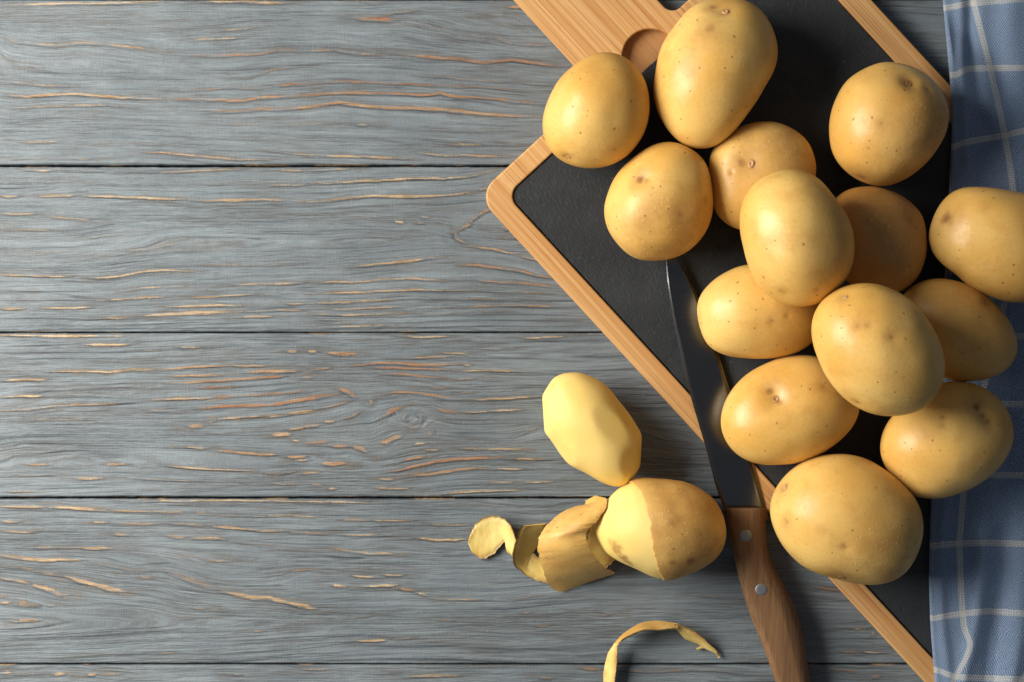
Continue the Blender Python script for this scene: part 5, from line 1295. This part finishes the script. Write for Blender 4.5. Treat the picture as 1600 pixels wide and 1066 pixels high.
HL = [(1133,793.5),(1142,847),(1154,905),(1169,954),(1194,1015),(1212,1066),(1228,1120),(1240,1180),(1250,1230),(1262,1262)]
HR = [(1197.5,797),(1195.5,822),(1198.5,856),(1209,887),(1229,920),(1245,954),(1256.5,1000),(1266,1066),(1280,1120),(1300,1180),(1318,1220),(1318,1250)]
ys = np.concatenate([[793.5, 794.2, 796], np.linspace(799, 1246, 80), [1252, 1257, 1260]])
xl = np.interp(ys, [p[1] for p in HL], [p[0] for p in HL]); xr = np.interp(ys, [p[1] for p in HR], [p[0] for p in HR])
ker = np.ones(9) / 9
sm = lambda a: np.concatenate([a[:4], np.convolve(a, ker, 'valid'), a[-4:]])
xl, xr = sm(xl), sm(xr)
HALF = 7.6
prof = [(0, 0), (.0, .45), (.03, .72), (.11, .93), (.17, .985), (.45, 1.0), (.66, .98), (.72, .94), (.86, .74), (.96, .5), (1.0, .2), (1.0, 0)]
V = []
for j, (y, a, b) in enumerate(zip(ys, xl, xr)):
    endk = {0: .80, 1: .90, 2: .97}.get(j, 1.0)
    endk = min(endk, {len(ys) - 1: .5, len(ys) - 2: .8, len(ys) - 3: .93}.get(j, 1.0))
    a2 = a + (b - a) * (1 - endk) * .15; b2 = b - (b - a) * (1 - endk) * .15
    # the right-hand chamfer is wide at the waist
    z = kz(y)
    bow = -1.6 * math.sin(math.pi * max(0, min(1, (y - 793) / 60))) * 0
    slope = 2.0 * ((0.5) if False else 0)
    ring = []
    for f, t in prof: ring.append((a2 + (b2 - a2) * f, y + 5.0 * ((f - .0)) * (1 if j < 3 else 0) * 0, z + t * HALF * endk * mm))
    for f, t in prof[-2:0:-1]: ring.append((a2 + (b2 - a2) * f, y, z - t * min(HALF, 7.2) * endk * mm))
    V.append([tuple(at(*p)) for p in ring])
V = np.array(V); nr_, nc_ = V.shape[:2]
F = [tuple(f) for f in grid_faces(nr_, nc_, wrap=True)] + [tuple(range(nc_)), tuple((nr_ - 1) * nc_ + i for i in range(nc_ - 1, -1, -1))]
me = bpy.data.meshes.new('handle'); me.from_pydata([tuple(v) for v in V.reshape(-1, 3)], [], F)
bmx = bmesh.new(); bmx.from_mesh(me); bmesh.ops.recalc_face_normals(bmx, faces=bmx.faces); bmx.to_mesh(me); bmx.free()
handle = link_mesh('handle', me, M_HANDLE, knife)
for (cx, cy, r) in ((1165.3, 837.2, 9.6), (1189.6, 921.2, 9.6), (1216, 1092, 9.4)):
    zt_ = kz(cy) + (HALF) * mm
    c = at(cx, cy, zt_ - 0.0001)
    V = []; F = []; ns = 28; pr = [(0, .34), (.4, .33), (.75, .27), (.93, .14), (1.0, -.1), (1.0, -1.2)]
    for a, z in pr:
        for i in range(ns):
            th = 2 * math.pi * i / ns; V.append((c.x + a * r * S * math.cos(th), c.y + a * r * S * math.sin(th), c.z + z * mm))
    for j in range(len(pr) - 1):
        for i in range(ns): F.append((j * ns + i, (j + 1) * ns + i, (j + 1) * ns + (i + 1) % ns, j * ns + (i + 1) % ns))
    me = bpy.data.meshes.new('rivet'); me.from_pydata(V, [], F)
    link_mesh('rivet', me, M_RIVET, knife)

# ------------------------------------------------------------------ checked cloth
def build_cloth():
    yy = np.linspace(-260, 1360, 420)
    cl = 44
    XLk = [(-260,1452),(0,1474),(60,1480),(130,1487),(200,1489),(290,1485),(420,1478),(560,1468),(700,1459),(800,1455),(900,1452.5),(980,1455),(1066,1462),(1360,1480)]
    XL = np.interp(yy, [p[0] for p in XLk], [p[1] for p in XLk])
    kk = np.ones(13) / 13; XLs = np.convolve(np.pad(XL, 6, 'edge'), kk, 'valid')
    # columns: rolled edge then the sheet
    arc = np.linspace(-math.pi * 1.0, 0, 12)[:-1]
    cols = np.concatenate([np.zeros(0), (np.linspace(0, 1, 170) ** 1.15) * 620])
    V1k = [(-260,1470),(0,1520),(50,1533),(110,1548),(190,1566),(270,1580),(330,1586),(450,1575),(560,1550),(660,1522),(775,1505),(850,1498.5),(950,1503),(985,1507),(1008,1518),(1035,1506),(1066,1487),(1120,1478),(1360,1470)]
    hl = {0: [(1480,12),(1510,6),(1600,-2),(2100,-30)], 1: [(1490,117),(1512,107),(1600,106),(2100,100)], 2: [(1487,230),(1500,224),(1569,212),(1600,204),(2100,180)],
          3: [(1480,322),(1600,312),(2100,300)], 4: [(1480,424),(2100,412)], 5: [(1480,527),(2100,520)], 6: [(1460,632),(2100,628)], 7: [(1455,741),(1600,743),(2100,745)],
          8: [(1455,853),(1500,849),(1546,848),(1600,850),(2100,860)], 9: [(1455,967),(1503,959),(1546,955),(1600,959),(2100,965)], 10: [(1460,1046),(1475,1052),(1494,1058),(1600,1062),(2100,1070)],
          -1: [(1470,-94),(2100,-120)], -2: [(1470,-198),(2100,-225)], 11: [(1460,1160),(2100,1175)], 12: [(1460,1265),(2100,1280)], 13: [(1460,1370),(2100,1385)], -3: [(1470,-302),(2100,-330)]}
    Yr = np.repeat(yy[:, None], len(cols), 1); Xr = XLs[:, None] + cols[None, :]
    v1 = np.interp(yy, [p[0] for p in V1k], [p[1] for p in V1k])
    v1 = np.convolve(np.pad(v1, 2, 'edge'), np.ones(5) / 5, 'valid')
    fade = np.exp(-np.maximum(0, Xr - 1600) / 150.0)
    v1b = 1530 + (v1[:, None] - 1530) * fade
    s_ = (Xr - v1b) / 108.0
    # between the edge and first line keep roughly the true thread spacing
    ks = sorted(hl)
    t_ = np.zeros(Xr.shape)
    lines = np.stack([np.interp(Xr.ravel(), [p[0] for p in hl[k]], [p[1] for p in hl[k]]).reshape(Xr.shape) for k in ks])
    for a in range(len(ks) - 1):
        m = (Yr >= lines[a]) & (Yr < lines[a + 1])
        t_ = np.where(m, ks[a] + (Yr - lines[a]) / (lines[a + 1] - lines[a]), t_)
    # support height under the cloth: board (through its raised rail) or table
    bu = Xr * CU + Yr * SU; bv = Xr * SU - Yr * CU
    onb = sstep(1082, 1018, bv + 8 * (fbm(Yr / 60, Xr / 60, 2) - .5))
    Z = 4.0 + 9.2 * onb
    # soft folds (mm), drawn as ridges along polylines
    def ridge(pts, w, h):
        px = np.interp(Yr, [p[1] for p in pts], [p[0] for p in pts], left=pts[0][0], right=pts[-1][0])
        on = sstep(pts[0][1] - 30, pts[0][1] + 30, Yr) * sstep(pts[-1][1] + 30, pts[-1][1] - 30, Yr)
        return h * np.exp(-((Xr - px) / w) ** 2) * on
    Z = Z + ridge([(1497,-200),(1500,0),(1502,120),(1510,240),(1520,330)], 9, 1.5)
    Z = Z + ridge([(1530,-200),(1534,60),(1560,200),(1590,330)], 13, 1.2)
    Z = Z + ridge([(1580,-200),(1580,60),(1610,220)], 22, 2.6)
    Z = Z - ridge([(1512,-100),(1516,60),(1536,200)], 6, .9)
    Z = Z + ridge([(1545,560),(1540,700),(1535,800),(1540,870)], 26, 1.2)
    Z = Z + ridge([(1475,760),(1470,850),(1470,960),(1482,1060),(1490,1300)], 10, 1.6)
    Z = Z - ridge([(1566,830),(1568,880),(1562,940),(1553,1000),(1545,1066),(1540,1200)], 13, 2.6)
    Z = Z + ridge([(1536,820),(1535,900),(1526,960),(1520,1005),(1508,1050),(1500,1200)], 11, 2.4)
    Z = Z + ridge([(1598,800),(1600,900),(1594,1000),(1580,1066),(1570,1200)], 15, 2.8)
    Z = Z + 2.2 * (fbm(Xr / 70, Yr / 160, 3) - .5) + .8 * (fbm(Xr / 22 + 9, Yr / 40, 3) - .5)
    # press flat under the potatoes that lie on it
    for key in ('p8', 'p12', 'p13'):
        s0 = shapes[key]; cx = s0.c[0] / S + 800; cy = 533 - s0.c[1] / S
        w = np.exp(-(((Xr - cx) / 58) ** 2 + ((Yr - cy) / 58) ** 2) ** 1.5)
        Z = Z * (1 - w) + (CLOTH_Z * 1000 + 0.1) * w
    Z = np.maximum(Z, 1.0 + 10.2 * onb)
    # left roll: lower the first few columns and tuck them under
    P = np.zeros(Xr.shape + (3,))
    k = (H - Z * mm) / H
    P[..., 0] = (Xr - 800) * S * k; P[..., 1] = (533 - Yr) * S * k; P[..., 2] = Z * mm
    edge = P[:, 0].copy(); supp = np.where(onb[:, 0] > .5, 9.4, 0.6) * mm
    supp = (0.7 + 8.6 * onb[:, 0]) * mm
    rollh = np.maximum(edge[:, 2] - supp, 0.0008) / 2
    rolls = []; st_r = []
    for a in np.linspace(math.pi, 0, 14)[:-1]:
        # half circle on the left side, from underneath to the top
        ang = a  # pi: bottom, 0: top
        zz = supp + rollh * (1 + math.cos(ang)); xx = edge[:, 0] - 0.0 - rollh * math.sin(ang) * 0.9 + rollh * .0
        r = np.stack([xx, edge[:, 1], zz], -1); rolls.append(r)
        st_r.append(-(a) * rollh / (108 * S))
    under = np.stack([edge[:, 0] + 0.003, edge[:, 1], supp], -1)
    allc = [under] + rolls
    left = np.stack(allc, axis=1)
    # keep the visible limit of the roll on the traced edge
    shift = rollh * 0.9
    P[..., 0] += (shift[:, None] * np.exp(-cols / 14.0)[None, :]); left[..., 0] += shift[:, None]
    Pall = np.concatenate([left, P], axis=1)
    s_l = np.stack([s_[:, 0] - .3] + [s_[:, 0] + q for q in st_r], axis=1)
    t_l = np.repeat(t_[:, :1], s_l.shape[1], 1)
    sa = np.concatenate([s_l, s_], 1); ta = np.concatenate([t_l, t_], 1)
    me = mesh_np('cloth', Pall.reshape(-1, 3), grid_faces(*Pall.shape[:2]))
    set_attr2(me, 'st', np.stack([sa, ta, sa * 0], -1))
    o = link_mesh('tea_towel', me, M_CLOTH)
    tag(o, 'folded blue tea towel with thin white checks along the right side', 'tea towel')
build_cloth()
